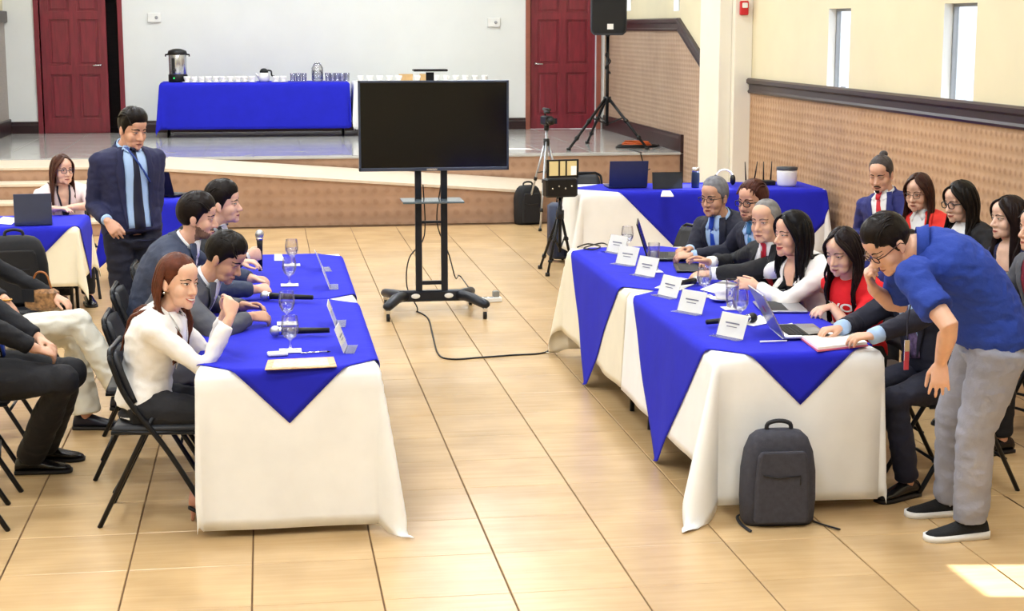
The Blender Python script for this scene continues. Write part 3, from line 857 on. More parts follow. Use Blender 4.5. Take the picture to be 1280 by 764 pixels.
    def strands(s, mb, length, n=46, a0=62, a1=298, seed=3, fwd=None, wave=.004, flat=.5, rr=.012, front_frac=0.0, out=.0, drop_front=None):
        rnd = random.Random(seed)
        tg, la, dp = s.fr(.92)
        for i in range(n):
            q = (i + rnd.random()*.8)/n; a = a0 + (a1 - a0)*q; ph = radians(a)
            c = cos(ph); sn = sin(ph)
            L = length*(.86 + .2*rnd.random())
            lay = rnd.random()*.008
            rx, ry = .102 + lay, .080 + lay
            pts = [(-.012 + rx*.35*c, ry*.35*sn, .108 + lay), (-.012 + rx*.75*c, ry*.78*sn, .078 + lay), (-.012 + rx*1.0*c, ry*1.03*sn, .02),
                   (-.018 + rx*.98*c, ry*1.08*sn, -.05)]
            P = [s.H(*p) for p in pts]
            # below the jaw the strand falls by gravity, kept outside the neck and shoulders
            last = P[-1]; rad = (s.hf*c + s.hl*sn); rad.z = 0
            if rad.length > 1e-4: rad.normalize()
            m = max(3, int(L/.07))
            for k in range(1, m + 1):
                dz = L*k/m
                p = last - ZUP*dz + rad*(out*dz)
                # push away from torso axis
                tpar = None
                for tt in (1.0, .95, .9, .85, .8, .7, .6, .5):
                    if s.sp(tt).z < p.z + .02: tpar = tt; break
                if tpar is not None and tpar < 1.0:
                    tg2, la2, dp2 = s.fr(tpar); rel = p - s.sp(tpar)
                    yl, yd = rel.dot(la2), rel.dot(dp2)
                    need = ((.128 if s.f else .13) if tpar < .9 else .10)*s.S + lay
                    lim = need*sqrt(max(.05, 1 - min(.95, (yl/(.19*s.S))**2)))
                    sgn = 1 if (yd > 0 and c > -.35) else -1
                    if abs(yd) < lim or yd*sgn < 0: p += dp2*(sgn*lim - yd)
                p += Vector((noise.noise(Vector((i*.7, k*.6, seed))), noise.noise(Vector((i*.7, k*.6, seed + 9))), 0))*wave*(1 + k*.3)
                P.append(p)
            P = catmull(P, 3)
            R = [rr*(.75 if k < 3 else 1)*(1 - .75*max(0, (k/(len(P)-1) - .6)/.4)) for k in range(len(P))]
            mb.tube(P, R, 6, flat=flat, dome=False)
    def framing(s, mb, length, n=9, seed=2, rr=.012, part=0.0, inner=.0):
        rnd = random.Random(seed)
        for sd in (-1, 1):
            for i in range(n):
                q = i/(n - 1); j = rnd.random()*.004
                P = [s.H(.045 - .03*q, part + sd*.006, .112 + j), s.H(.078 - .03*q, sd*(.034 - inner), .088 + j - .004*q), s.H(.066 - .028*q + j, sd*(.066 - inner*.6 + j), .045), s.H(.044 - .03*q, sd*(.079 + j), -.005), s.H(.022 - .03*q, sd*(.083 + j), -.06)]
                L = length*(.85 + .2*rnd.random()); last = P[-1]; m = max(2, int(L/.07))
                for k in range(1, m + 1):
                    p = last - ZUP*(L*k/m) + s.hl*sd*.012*k/m
                    for tt in (.97, .93, .88, .8, .7, .6):
                        if s.sp(tt).z < p.z + .02:
                            tg2, la2, dp2 = s.fr(tt); rel = p - s.sp(tt); lim = (.118 if tt < .9 else .085)*s.S + j
                            if rel.dot(dp2) < lim: p += dp2*(lim - rel.dot(dp2))*min(1, k/m + .3)
                            break
                    P.append(p)
                P = catmull(P, 3); R = [rr*(.6 if k < 2 else 1)*(1 - .8*max(0, (k/(len(P)-1) - .6)/.4)) for k in range(len(P))]
                mb.tube(P, R, 6, flat=.5)
    def locks(s, mb, n=64, thick=.016, seed=1, front=.052, dirx=-1.0, lift=.0, rr=.0065):
        rnd = random.Random(seed*7 + 3)
        for i in range(n):
            y0 = (-1 + 2*(i + rnd.random()*.6)/n)*.066; x0 = .02 + .06*rnd.random(); a = -.35 + .7*rnd.random()
            P = []
            for k in range(6):
                q = k/5; x = x0 - .10*q*(1 if dirx < 0 else -1) + (.0); y = y0 + a*.05*q
                e = 1 - (( x + .012)/.112)**2 - (y/.092)**2
                z = .022 + (.092 + thick + lift*max(0, (x)/.08))*sqrt(max(.06, e))
                P.append(s.H(x, y, z + .003*sin(q*pi)))
            mb.tube(catmull(P, 2), [rr*.5] + [rr]*8 + [rr*.3]*2, 6, flat=.6)
        return mb
    def hair(s, mb, col, rough=.42, var=.3):
        m = mat('hair_' + col, col, max(.38, rough), var=var, scale=30, bump=.25, bscale=60); m.node_tree.nodes['Principled BSDF'].inputs['Specular IOR Level'].default_value = .18
        return s.part('hair', mb, m)
    # ---------------- clothes
    def top(s, name, m, sleeve=1.0, inf=.014, t0=-.12, arm_r=(.066,.060,.054,.050,.043), amp=.006, seed=1.0, vox=.011, belly=0.0, cuff=.0, pad=0.0):
        mb = MB(); mb.rings(s.torso_rings(inf, t0, belly=belly))
        bvm = MB(); bvm.rings(s.torso_rings(inf, t0, belly=belly))
        k = s.S*(.86 if s.f else 1.0)
        for side, a in s.arms.items():
            A, E, W = a['A'], a['E'], a['W']
            r = [x*k for x in arm_r]
            mb.ell(A, (r[0]*1.02 + pad, r[0]*1.02 + pad, r[0] + pad), None, 14, 10)
            if sleeve >= 1:
                end = W - (W - E).normalized()*cuff
                mb.tube([A.lerp(s.sp(.84), .3), A, A.lerp(E,.5), E, E.lerp(end,.5), end], [r[0]*1.1, r[0], r[1], r[2]*1.08, r[3], r[4]], 14)
                mb.ell(E, (r[2]*1.05,)*3, None, 12, 8)
            else:
                end = A.lerp(E, sleeve)
                mb.tube([A.lerp(s.sp(.84), .3), A, A.lerp(end,.5), end], [r[0]*1.05, r[0], r[1]*1.02, r[2]*1.1], 14)
        me = remeshed(mb, vox, 3, .5); wrinkle(me, amp, 11, seed)
        me.materials.append(m)
        tm = bvm.mesh('t'); 
        if s.BV is None: 
            s.BV = BVHTree.FromPolygons([v.co.copy() for v in me.vertices], [p.vertices for p in me.polygons])
            s.BVT = BVHTree.FromPolygons([v.co.copy() for v in tm.vertices], [p.vertices for p in tm.polygons])
        bpy.data.meshes.remove(tm)
        return s.attach(name, me)
    def cast(s, u, t, out):
        if t > 1.0:
            tg, la, dp = s.fr(1.0); N = s.NB.lerp(s.H(-.018, 0, -.085), (t - 1)/.15)
            dn = (dp + s.fwd + s.hf*.5); dn.z *= .3; dn.normalize(); r = (.056 if s.f else .066)*s.S + out; a = u*s.S/r
            return N + (dn*cos(a) + la*sin(a))*r
        tg, la, dp = s.fr(min(t, 1.0)); c = s.sp(min(t, 1.0)) + la*u*s.S
        hit = s.BV.ray_cast(c + dp*.175*s.S*s.w, -dp, .4)
        hit2 = s.BVT.ray_cast(c + dp*.4, -dp, .6)
        p, n_ = hit[0], hit[1]
        if p is None: p, n_ = hit2[0], hit2[1]
        elif hit2[0] is not None and (p - hit2[0]).dot(dp) < -.035: p, n_ = hit2[0], hit2[1]
        if p is None:
            nr = s.BV.find_nearest(c + dp*.05)
            return nr[0] + nr[1]*out
        if n_.dot(dp) < 0: n_ = -n_
        return p + (n_ + dp*.6).normalized()*(out + .008*max(0, min(1, (t - .86)/.1)))
    def patch(s, name, rows, m, out=.004, thick=.003, parent=None):
        return s.part(name, MB().grid([[s.cast(u, t, out) for (u, t) in r] for r in rows]), m, parent, True, solid=thick)
    def vee(s, name, m, tb=.38, tt=.985, w=.062, wb=.004, out=.004, n=14, c=8, curve=1.0, shift=0.0, parent=None):
        rows = []
        for i in range(n + 1):
            q = i/n; t = tb + (tt - tb)*q; h = wb + (w - wb)*q**curve
            h = min(h, .056 + max(0, 1 - t)*.35)
            rows.append([(shift + h*(-1 + 2*j/c), t) for j in range(c + 1)])
        return s.patch(name, rows, m, out, .003, parent)
    def lapels(s, m, tb=.38, w=.062, wb=.004, lw=.05, out=.009, tt=1.02, parent=None, curve=1.0, notch=.78):
        for sd in (-1, 1):
            rows = []
            n = 16
            for i in range(n + 1):
                q = i/n; t = tb + (tt - tb)*q; h = wb + (w - wb)*q**curve
                h = min(h, .05 + max(0, 1 - t)*.35)
                k = lw*min(1, q*1.25 + .15) if q < notch else lw*(.72 if q < notch + .06 else .8)
                rows.append([(sd*(h - .004 + k*j/3), t) for j in range(4)])
            s.patch('lapel', rows, m, out, .004, parent)
    def collar(s, m, r=.066, h=.034, up=0.0, a0=35, a1=325, name='collar', flare=1.12, parent=None, lift=0.0):
        tg = (s.H(-.018,0,-.085) - s.NB).normalized(); tg = (tg*.7 + s.fr(.98)[0]).normalized()
        dpz = s.fr(1)[2]; dpz = (dpz - tg*dpz.dot(tg)).normalized(); la = tg.cross(dpz)
        rows = []
        for (z, k) in ((-.02, flare), (h*.4, 1.03), (h, 1.0)):
            rr = []
            for j in range(25):
                a = radians(a0 + (a1 - a0)*j/24)
                fr_ = (1 + cos(a))/2
                rr.append(s.NB + tg*(z + up - .02*fr_ + lift)*1.0 + (dpz*cos(a) + la*sin(a))*r*k*s.S)
            rows.append(rr)
        return s.part(name, MB().grid(rows), m, parent, True, solid=.004)
    def shirt_tie(s, shirt, tie=None, tb=.38, w=.06, jacket=None, lw=.052, tie_t=None, jm=None, wb=.004, curve=1.0, notch=.78):
        sh = s.vee('shirt', shirt, tb, 1.06, w, wb, .004, curve=curve, n=18)
        s.collar(shirt, .066 if not s.f else .058, .034, name='shirt_collar', parent=sh)
        for sd in (-1, 1):      # collar points
            s.patch('collar_point', [[(sd*.006, 1.04), (sd*.030, 1.055), (sd*.055, 1.05)], [(sd*.018, .99), (sd*.036, 1.0), (sd*.058, 1.01)], [(sd*.034, .94), (sd*.044, .955), (sd*.056, .97)]], shirt, .012, .004, sh)
        if tie:
            t0 = tie_t if tie_t is not None else tb - .02
            rows = [[(-.014, 1.05), (0, 1.05), (.014, 1.05)], [(-.018, 1.02), (0, 1.02), (.018, 1.02)], [(-.016, .99), (0, .99), (.016, .99)], [(-.011, .955), (0, .955), (.011, .955)]]
            s.patch('tie_knot', rows, tie, .016, .008, sh)
            n = 10; rows = []
            for i in range(n + 1):
                q = i/n; t = .96 + (t0 - .96)*q; h = .012 + .022*min(1, q*1.3)
                rows.append([(-h, t), (0, t), (h, t)])
            s.patch('tie', rows, tie, .009, .003, sh)
        if jm is not None: 
            s.lapels(jm, tb, w, wb, lw, .011, parent=jacket, curve=curve, notch=notch)
            s.collar(jm, .078 if not s.f else .068, .022, a0=70, a1=290, name='jacket_collar', flare=1.25, parent=jacket)
    def trousers(s, m, hip=None, r=(.098,.082,.066,.058), legs=None, amp=.006, seed=2.0, vox=.012, name='trousers', hem=.0, waist=True):
        S = s.S; mb = MB()
        if waist: mb.rings([s.ring(t, a*S*s.w, b*S*s.w) for (t, a, b) in ((-.2,.13,.10),(-.1,.165,.125),(0,.172,.128),(.12,.165,.122),(.2,.158,.115))])
        for (h, k, an) in s.legs:
            d = (an - k).normalized(); en = an - d*hem
            mb.tube([s.sp(-.02).lerp(h, .6), h, h.lerp(k,.5), k, k.lerp(en,.45), en], [r[0]*S*1.02, r[0]*S*1.04, r[1]*S*1.06, r[2]*S*1.03, r[2]*S*.97, r[3]*S], 16)
            mb.ell(k, (r[2]*S*1.03,)*3, None, 14, 10)
        me = remeshed(mb, vox, 3, .5); wrinkle(me, amp, 9, seed); me.materials.append(m)
        return s.attach(name, me)
    def sit_legs(s, spread=.1, kd=(0, 0), foot=(0, 0), knee_z=None, yaw=None):
        f = yawv(s.yaw if yaw is None else yaw); l = s.left; S = s.S; out = []
        for i, sd in enumerate((1, -1)):
            h = s.P + l*sd*.088*S - ZUP*.02
            kz = (knee_z if knee_z is not None else .50*S)
            k = h + f*(.41*S) + l*sd*(spread - .088) + f*kd[i]*.0; k.z = kz
            an = k + f*foot[i]; an.z = .085
            out.append((h, k, an))
        s.legs = out
        return out
    def shoes(s, m, sole, dirs=None, L=.265, name='shoe', h=.09, heel=0.0, sneaker=False):
        for i, (hp, k, an) in enumerate(s.legs):
            d = dirs[i] if dirs else (yawv(s.yaw)); d = Vector(d); d.z = 0; d.normalize(); l = Vector((-d.y, d.x, 0))
            S = s.S; z0 = an.z - .085
            base = Vector((an.x, an.y, z0))
            R = []; Rs = []
            for (x, w_, hh) in ((-.075,.022,.05),(-.068,.031,.075),(-.04,.036,.092),(0,.037,.098),(.04,.039,.082),(.09,.044,.062),(.13,.047,.050),(.165,.042,.042),(.185,.028,.033),(.192,.012,.026)):
                zb = .012
                if heel: zb = heel*max(0, (.06 - x)/.13) if x < .06 else .0; zb = min(heel, zb) + .008
                hh = hh*(L/.265) + (zb if heel else 0)
                xx = x*L/.265*S
                r = []
                for j in range(12):
                    a = 2*pi*j/12; y = cos(a)*w_*S; z = sin(a)
                    zz = zb + (hh - zb)*(z*.5 + .5) if True else 0
                    y *= (1 - .28*max(0, z))
                    r.append(base + d*xx + l*y + ZUP*zz)
                R.append(r)
                ws = (w_ + .004)*S
                zt = zb + (.016 if sneaker else .004) + (.006*max(0, -x)/.07 if sneaker else 0)
                Rs.append([base + d*(xx*1.03) + l*ws + ZUP*(.001 + (zb-.008 if heel else 0)), base + d*(xx*1.03) - l*ws + ZUP*(.001 + (zb-.008 if heel else 0)), base + d*(xx*1.03) - l*ws + ZUP*zt, base + d*(xx*1.03) + l*ws + ZUP*zt])
            o = s.part(name, MB().rings(R), m)
            s.part('sole', MB().rings(Rs), sole, o)
            if sneaker:
                for q in range(4):
                    x = .035 + q*.022; zt = .088 - q*.0095
                    s.part('lace', MB().tube([base + d*x*S + l*.026 + ZUP*(zt - .012), base + d*x*S + ZUP*(zt + .002), base + d*x*S - l*.026 + ZUP*(zt - .012)], .0035, 6), sole if q == 9 else mat('lace_black', '24252a', .7), o)
            if heel:
                s.part('heel', MB().tube([base - d*.055 + ZUP*heel, base - d*.06], [.014,.007], 8), m, o)
# ================================================================== people
M_navy = cloth('navy_wool', '23264a', .8, .12, .3, 40); M_navy2 = cloth('slate_navy_wool', '3a4258', .8, .12, .3, 40)
M_grey = cloth('grey_wool', '55565e', .8, .12, .3, 40); M_blk = cloth('black_wool', '17171c', .8, .12, .3, 40)
M_nblk = cloth('midnight_wool', '1c1e30', .8, .12, .3, 40)
M_bright = cloth('royal_navy_wool', '2a2f72', .8, .1, .3, 40)
M_wblz = cloth('white_blazer', 'f2efec', .75, .03, .25, 30); M_pink = cloth('pale_pink_blazer', 'efd9d8', .75, .03, .25, 30)
M_redblz = cloth('coral_red_blazer', 'e8352c', .75, .05, .25, 30); M_redT = cloth('red_cotton', 'e0141f', .8, .05, .25, 30)
M_polo = cloth('royal_blue_pique', '1f3d9c', .8, .06, .3, 60); M_jean = cloth('grey_denim', '9497a8', .85, .12, .35, 50)
M_lblue = cloth('light_blue_shirt', 'aecbf2', .7, .03, .2, 40); M_wshirt = cloth('white_shirt', 'f0f1f4', .7, .03, .2, 40)
M_creamT = cloth('cream_trousers', 'e6e2d4', .8, .05, .3, 30)
M_tie_blue = cloth('blue_tie', '1f46b8', .5, .1, .1, 60); M_tie_red = cloth('red_tie', 'd02433', .5, .12, .1, 60); M_tie_blk = cloth('navy_tie', '1a1d33', .5, .1, .1, 60)
M_tie_pat = mat('patterned_tie', '5a4a6e', .5, var=.6, scale=55); M_blktop = cloth('black_top', '121216', .8, .1)
M_shoe = mat('black_leather', '100d0e', .25, var=.1); M_sole = mat('shoe_sole', '1a1615', .6); M_wsole = mat('white_sole', 'eeeeee', .6, var=.03)
M_sneak = mat('black_knit', '17181b', .85, var=.15, bump=.4, bscale=150)
M_lan = mat('dark_lanyard', '15172a', .6, var=.05)
M_blackblz = cloth('black_jacket', '1b191d', .8, .15, .4, 30)
def up(v): return Vector(v)
D_ = -ZUP

def lanyard(p, m=M_lan, tb=.55, w=.05, badge=True, cardm=None):
    for sd in (-1, 1):
        rows = []
        for i in range(11):
            q = i/10; t = 1.03 + (tb - 1.03)*q; u = sd*w*(1 - q)**.8
            rows.append([(u - .008, t), (u + .008, t)])
        p.patch('lanyard', rows, m, .02, .002)
    if badge: p.patch('badge', [[(-.03, tb - .005), (.03, tb - .005)], [(-.03, tb - .16), (.03, tb - .16)]], cardm or M_whitep, .022, .003)
def cuffs(p, m, r=.036, ln=.02):
    for sd, a in p.arms.items():
        d = (a['W'] - a['E']).normalized()
        p.part('cuff', MB().tube([a['W'] - d*.03, a['W'] - d*(.03 - ln - .012)], [r*p.S, r*p.S*.96], 14), m)

# ---------- left table -------------------------------------------------------
# woman in white blazer, elbows on the table, hands clasped
h = ony(223, 352, 7.34)
p = Person('woman in white blazer with long brown hair and clasped hands, seated on folding chair', (-.57, 7.40, .535), -8, h, -42, 4, -4, .97, True, 'e0ae92', 0, .02)
rw_ = ony(287, 398, 7.26); lw_ = ony(281, 392, 7.44)
p.arm(-1, rw_, (.3, -.1, -1), hd=(.25, .45, .85), pn=(.6, -.7, .2), curl=(.7, .7, .4), thumb=.3)
p.arm(1, lw_, (.3, .2, -1), hd=(.35, -.45, .8), pn=(.6, .7, .2), curl=(.55, .5, .4), thumb=.3)
p.sit_legs(.09, foot=(.0, -.12)); p.body(); p.face('3a241a', 'b85a55', .9, .85, teeth=True, browth=.0032)
j = p.top('blazer', M_wblz, 1, .016, -.22, seed=1.1, cuff=.03, amp=.007)
p.vee('undershirt', M_wshirt, .45, 1.0, .05); p.lapels(M_wblz, .42, .055, .006, .045, parent=j)
p.collar(M_wblz, .068, .03, a0=60, a1=300, name='blazer_collar', flare=1.3, parent=j)
hm = MB(); p.hair_cap(hm, 0.058, .015, .004, .0, -.09, seed=1.2, part=.02, flank=.9, temple=.03); p.strands(hm, .30, 54, 98, 268, 5, rr=.013)
p.hair(hm, '5b3020', .4)
p.part('earring', MB().ell(p.H(-.004, -.083, -.048), (.005,.005,.006)), M_chrome)
p.trousers(M_blk, seed=2.2)
p.shoes(mat('nude_shoe', 'c98f7a', .4), M_sole, heel=.06)
chair(-.49, 7.41, -4, 'black folding chair under the woman in white blazer')

# man in grey suit looking down at his hands
h = ony(281, 322, 8.12)
p = Person('man in grey suit with black hair looking down at his hands, beside woman in white', (-.60, 8.22, .54), -3, h, -22, 30, 0, .97, False, 'b9825f', 0, .05)
a = onz(312, 396, .80); b = onz(306, 385, .80)
p.arm(-1, a, (0, -1, -.5), hd=(.85, .35, -.05), pn=(.1, -.6, .8), curl=(.5, .5, .3), thumb=.5)
p.arm(1, b + Vector((.0, .06, 0)), (0, 1, -.5), hd=(.85, -.4, .05), pn=(.1, .6, .8), curl=(.4, .5, .3), thumb=.6)
p.sit_legs(); p.body(); p.face('1c1310', 'a8655a', 0, .35, browth=.005)
j = p.top('jacket', M_grey, 1, .018, -.2, seed=3.1, cuff=.02); p.shirt_tie(M_wshirt, None, .45, jm=M_grey, jacket=j)
hm = MB(); p.hair_cap(hm, 0.048, .017, .012, -.01, -.07, .01, 2.2, .006); p.locks(hm, seed=len(COL.objects) % 97); p.hair(hm, '17120f', .35)
p.trousers(M_grey, seed=3.2); p.shoes(M_shoe, M_sole); chair(-.60, 8.22, 0, 'black folding chair of the man in grey suit')

# bearded man in slate suit
h = ony(247, 272, 9.05)
p = Person('bearded man in slate navy suit with clasped hands on the blue cloth', (-.65, 9.12, .55), 0, h, -6, 6, 0, 1.0, False, 'd7a084', 0, .05)
a = onz(318, 362, .80); b = onz(316, 352, .80)
p.arm(-1, a, (0, -1, -.4), hd=(.8, .5, .0), pn=(.2, -.5, .8), curl=(.7, .6, .4), thumb=.4)
p.arm(1, b + Vector((.0, .1, 0)), (0, 1, -.4), hd=(.8, -.5, .0), pn=(.2, .5, .8), curl=(.6, .6, .4), thumb=.4)
p.sit_legs(); p.body('80604f'); p.face('1c1310', 'b06a60', 0, .7)
j = p.top('jacket', M_navy2, 1, .018, -.2, seed=4.1, cuff=.02); p.shirt_tie(M_wshirt, None, .5, jm=M_navy2, jacket=j)
hm = MB(); p.hair_cap(hm, 0.045, .018, .012, -.012, -.075, .012, 3.2, .006); p.locks(hm, seed=len(COL.objects) % 97); p.hair(hm, '1a1311', .35)
p.trousers(M_nblk, seed=4.2); p.shoes(M_shoe, M_sole); chair(-.64, 9.12, 0, 'black folding chair of the bearded man')

# man speaking into a microphone
h = ony(279, 254, 9.95)
p = Person('man in black suit holding a microphone, seated beyond the bearded man', (-.60, 10.0, .55), 0, h, -12, 0, 3, 1.0, False, 'e0ad95', 0, .04)
MICP = ony(325, 318, 9.80)
p.arm(-1, MICP + Vector((-.085, -.035, -.005)), (0, -1, -.6), hd=(.95, .25, .1), pn=(.25, -.95, .1), curl=(1.2, 1.3, .8), thumb=.4)
p.arm(1, onz(318, 345, .80) + Vector((0, .12, 0)), (0, 1, -.4), hd=(.9, -.3, 0), curl=(.4, .4, .3))
p.sit_legs(); p.body(); p.face('1c1310', 'bb6a66', .3, .8)
j = p.top('jacket', M_blk, 1, .018, -.2, seed=5.1, cuff=.02); p.shirt_tie(M_wshirt, M_tie_blk, .45, jm=M_blk, jacket=j); cuffs(p, M_wshirt)
hm = MB(); p.hair_cap(hm, 0.045, .018, .014, -.012, -.075, .014, 4.4, .006); p.locks(hm, seed=len(COL.objects) % 97); p.hair(hm, '181210', .35)
p.trousers(M_blk, seed=5.2); p.shoes(M_shoe, M_sole); chair(-.60, 10.0, 0, 'black folding chair of the man holding a microphone')

# standing man
h = ony(166, 161, 10.5)
sx, sy = h.x - .03, h.y + .03
p = Person('standing man in navy suit with light blue shirt, dark tie and lanyard', (sx, sy + .02, .93), -66, h, -52, 16, 0, 1.0, False, 'd3987a', 0, .01, 1.06, nb=h + Vector((-.045, .06, -.115)))
p.arm(-1, ony(134, 276, 10.30), (-.35, .8, -.2), hd=(.45, -.35, -.55), pn=(-.2, -.9, .5), curl=(.5, .5, .3), thumb=.4)
p.arm(1, ony(186, 310, 10.56), (.15, 1, 0), hd=(0, .1, -1), pn=(1, 0, 0))
hp = p.left*.09
p.legs = [(p.P + hp - ZUP*.03, p.P + hp + p.fwd*.03 - ZUP*.44, p.P + hp*1.2 - p.fwd*.03 + Vector((0, 0, -.845))), (p.P - hp - ZUP*.03, p.P - hp + p.fwd*.03 - ZUP*.44, p.P - hp*1.2 - p.fwd*.03 + Vector((0, 0, -.845)))]
p.body(); p.face('1c1310', 'b06a5c', 0, .6, browth=.005)
j = p.top('jacket', M_navy, 1, .022, -.22, seed=6.1, cuff=.02, arm_r=(.064,.063,.060,.053,.046))
p.shirt_tie(M_lblue, M_tie_blk, -.02, .078, jm=M_navy, jacket=j, wb=.075, lw=.05, tie_t=.02)
rows = []
for i in range(11):
    q = i/10; rows.append([(-.05 + .13*q - .006, 1.03 - .45*q), (-.05 + .13*q + .008, 1.03 - .45*q)])
p.patch('lanyard', rows, mat('blue_lanyard', '1d3c8e', .5), .02, .002)
cuffs(p, M_lblue)
hm = MB(); p.hair_cap(hm, 0.050, .016, .010, -.015, -.07, .02, 5.4, .006); p.locks(hm, seed=len(COL.objects) % 97); p.hair(hm, '17110f', .35)
p.trousers(M_nblk, seed=6.2, amp=.008); p.shoes(M_shoe, M_sole)

# woman in pale pink blazer at the back table
h = ony(78, 212, 13.55)
p = Person('woman in pale pink blazer with glasses and lanyard, behind grey laptop', (h.x - .02, 13.75, .55), -75, h, -58, 2, 0, .98, True, 'e3b199', 0, .02, 1.18)
p.arm(-1, Vector((h.x - .02, 13.18, .80)), (-.8, .2, -.3), hd=(.9, -.2, 0), curl=(.3, .3, .2))
p.arm(1, Vector((h.x + .08, 13.24, .80)), (.8, .2, -.3), hd=(-.8, -.3, 0), curl=(.3, .3, .2))
p.sit_legs(); p.body(); p.face('4a3024', 'c0706a', 0, .8, browth=.003); p.glasses('3a3050')
j = p.top('blazer', M_pink, .98, .014, -.2, seed=7.1, arm_r=(.064,.060,.056,.05,.046))
p.vee('blouse', M_blktop, .3, .78, .06, .03); p.vee('neckline', p.skin, .74, 1.07, .052, .05, .005); p.lapels(M_pink, .35, .058, .02, .045, parent=j)
lanyard(p, M_lan, .45, .05, True)
hm = MB(); p.hair_cap(hm, 0.058, .013, .003, .0, -.09, seed=6.2, part=0, flank=.9, temple=.02); p.framing(hm, .30*.75, seed=len(COL.objects) % 91); p.strands(hm, .30, 46, 72, 288, 6, rr=.012)
p.hair(hm, '4a2b20', .4); p.trousers(M_blk); p.shoes(M_shoe, M_sole); chair(h.x - .02, 13.8, -75, 'black folding chair of the woman in pink blazer')

# woman in cream trousers, legs crossed
p = Person('person in black jacket and cream trousers with crossed legs, by the black backpack', (-1.52, 9.10, .55), 0, (-1.62, 9.1, 1.20), -10, 0, 0, .97, True, 'd9a283', 0, .0)
p.arm(-1, onz(42, 405, .74), (-.3, -1, -.2), hd=(.5, .1, -.8), pn=(.8, -.3, .4), curl=(.15, .2, .15), thumb=.4)
p.arm(1, (-1.17, 9.2, .74), (-.3, 1, -.2), hd=(.7, -.4, -.3), curl=(.3, .3, .3))
kR = onz(112, 405, .60); kL = onz(104, 420, .56)
p.legs = [(p.P + p.left*.09, Vector((-1.08, 9.20, .50)), Vector((-1.02, 9.12, .085))), (p.P - p.left*.09, Vector((-1.03, 9.0, .62)), Vector((-.80, 8.98, .25)))]
p.body(); p.face('2a1a14', 'b5625a', 0, .8, browth=.003)
j = p.top('jacket', M_blk, 1, .016, -.2, seed=8.1, cuff=.02); p.vee('shirt', M_wshirt, .4, .985, .05); p.lapels(M_blk, .38, .055, .006, .045, parent=j)
hm = MB(); p.hair_cap(hm, 0.056, .014, .003, .0, -.09, seed=7.2, flank=.9, temple=.02); p.framing(hm, .2*.75, seed=len(COL.objects) % 91); p.strands(hm, .2, 40, 72, 288, 7); p.hair(hm, '2a1b16', .4)
p.trousers(M_creamT, r=(.105,.09,.078,.088), seed=8.2, amp=.012)
p.legs = [p.legs[0], (p.legs[1][0], p.legs[1][1], Vector((-.80, 8.98, .22)))]
p.shoes(mat('navy_pump', '15162a', .3), M_sole, dirs=[(1, -.1, 0), (1, -.1, -.3)])
p.part('bracelet', MB().tube([p.arms[-1]['W'] + Vector((.031*cos(a_), .031*sin(a_), 0)) for a_ in [2*pi*k/12 for k in range(13)]], .004, 6, cap=False), mat('gold', 'd8a24a', .3, 1))
chair(-1.55, 9.1, 0, 'black folding chair of the person in cream trousers')

# man in black suit at the left edge
p = Person('man in black suit with white shirt and black leather shoes, seated beside cream trousers', (-1.42, 8.02, .55), 0, (-1.56, 8.0, 1.24), 5, 0, 0, 1.02, False, 'cf9778', 0, .0)
p.arm(-1, (-1.10, 7.93, .68), (-.2, -1, -.3), hd=(.7, .5, -.3), pn=(.3, -.3, .9), curl=(.4, .4, .3))
p.arm(1, (-1.10, 8.08, .70), (-.2, 1, -.3), hd=(.7, -.5, -.3), pn=(.3, .3, .9), curl=(.4, .4, .3))
p.legs = [(p.P + p.left*.09, Vector((-.97, 8.10, .53)), Vector((-1.16, 8.44, .085))), (p.P - p.left*.09, Vector((-.99, 7.92, .53)), Vector((-1.20, 8.22, .085)))]
p.body(); p.face()
j = p.top('jacket', M_blk, 1, .02, -.2, seed=9.1, cuff=.02, belly=.03); p.shirt_tie(M_wshirt, M_tie_blue, .1, .075, jm=M_blk, jacket=j, wb=.05)
hm = MB(); p.hair_cap(hm, seed=8.3); p.locks(hm, seed=len(COL.objects) % 97); p.hair(hm, '1a1412', .35)
p.trousers(M_blk, r=(.108,.095,.078,.07), seed=9.2); p.shoes(M_shoe, M_sole)
chair(-1.47, 8.05, 8, 'black folding chair under the man in black suit and leather shoes')
chair(-1.44, 7.42, 8, 'empty black folding chair beside the man in black suit')

# ---------- right table ------------------------------------------------------
def rp(px, py, X): return onx(px, py, X)
# man with blue tie and glasses
h = rp(893, 246, 2.82)
p = Person('grey haired man with glasses, navy suit and blue tie, behind the open black laptop', (2.99, h.y + .1, .56), 215, h, 220, 8, 0, .99, False, 'c08a6a', 0, .04, 1.08)
p.arm(1, onz(866, 320, .80), (.3, -1, -.4), hd=(-.9, .25, 0), pn=(0, -.4, .9), curl=(.6, .6, .4))
p.arm(-1, onz(862, 312, .82), (.3, 1, -.4), hd=(-.8, -.45, .1), pn=(0, .4, .9), curl=(.6, .6, .4))
p.sit_legs(); p.body(); p.face('3a3432', 'a5625a', 0, .5); p.glasses('2a2022', (.024, .015), .002)
j = p.top('jacket', M_nblk, 1, .018, -.2, seed=11.1, cuff=.02, belly=.03); p.shirt_tie(M_lblue, M_tie_blue, .25, .072, jm=M_nblk, jacket=j, wb=.02); cuffs(p, M_lblue)
hm = MB(); p.hair_cap(hm, 0.054, .013, .006, -.012, -.075, .004, 11.4, .005, recede=.008); p.hair(hm, '77777c', .45)
p.trousers(M_nblk); p.shoes(M_shoe, M_sole); chair(3.08, h.y + .08, 180, 'black folding chair of the man with blue tie')
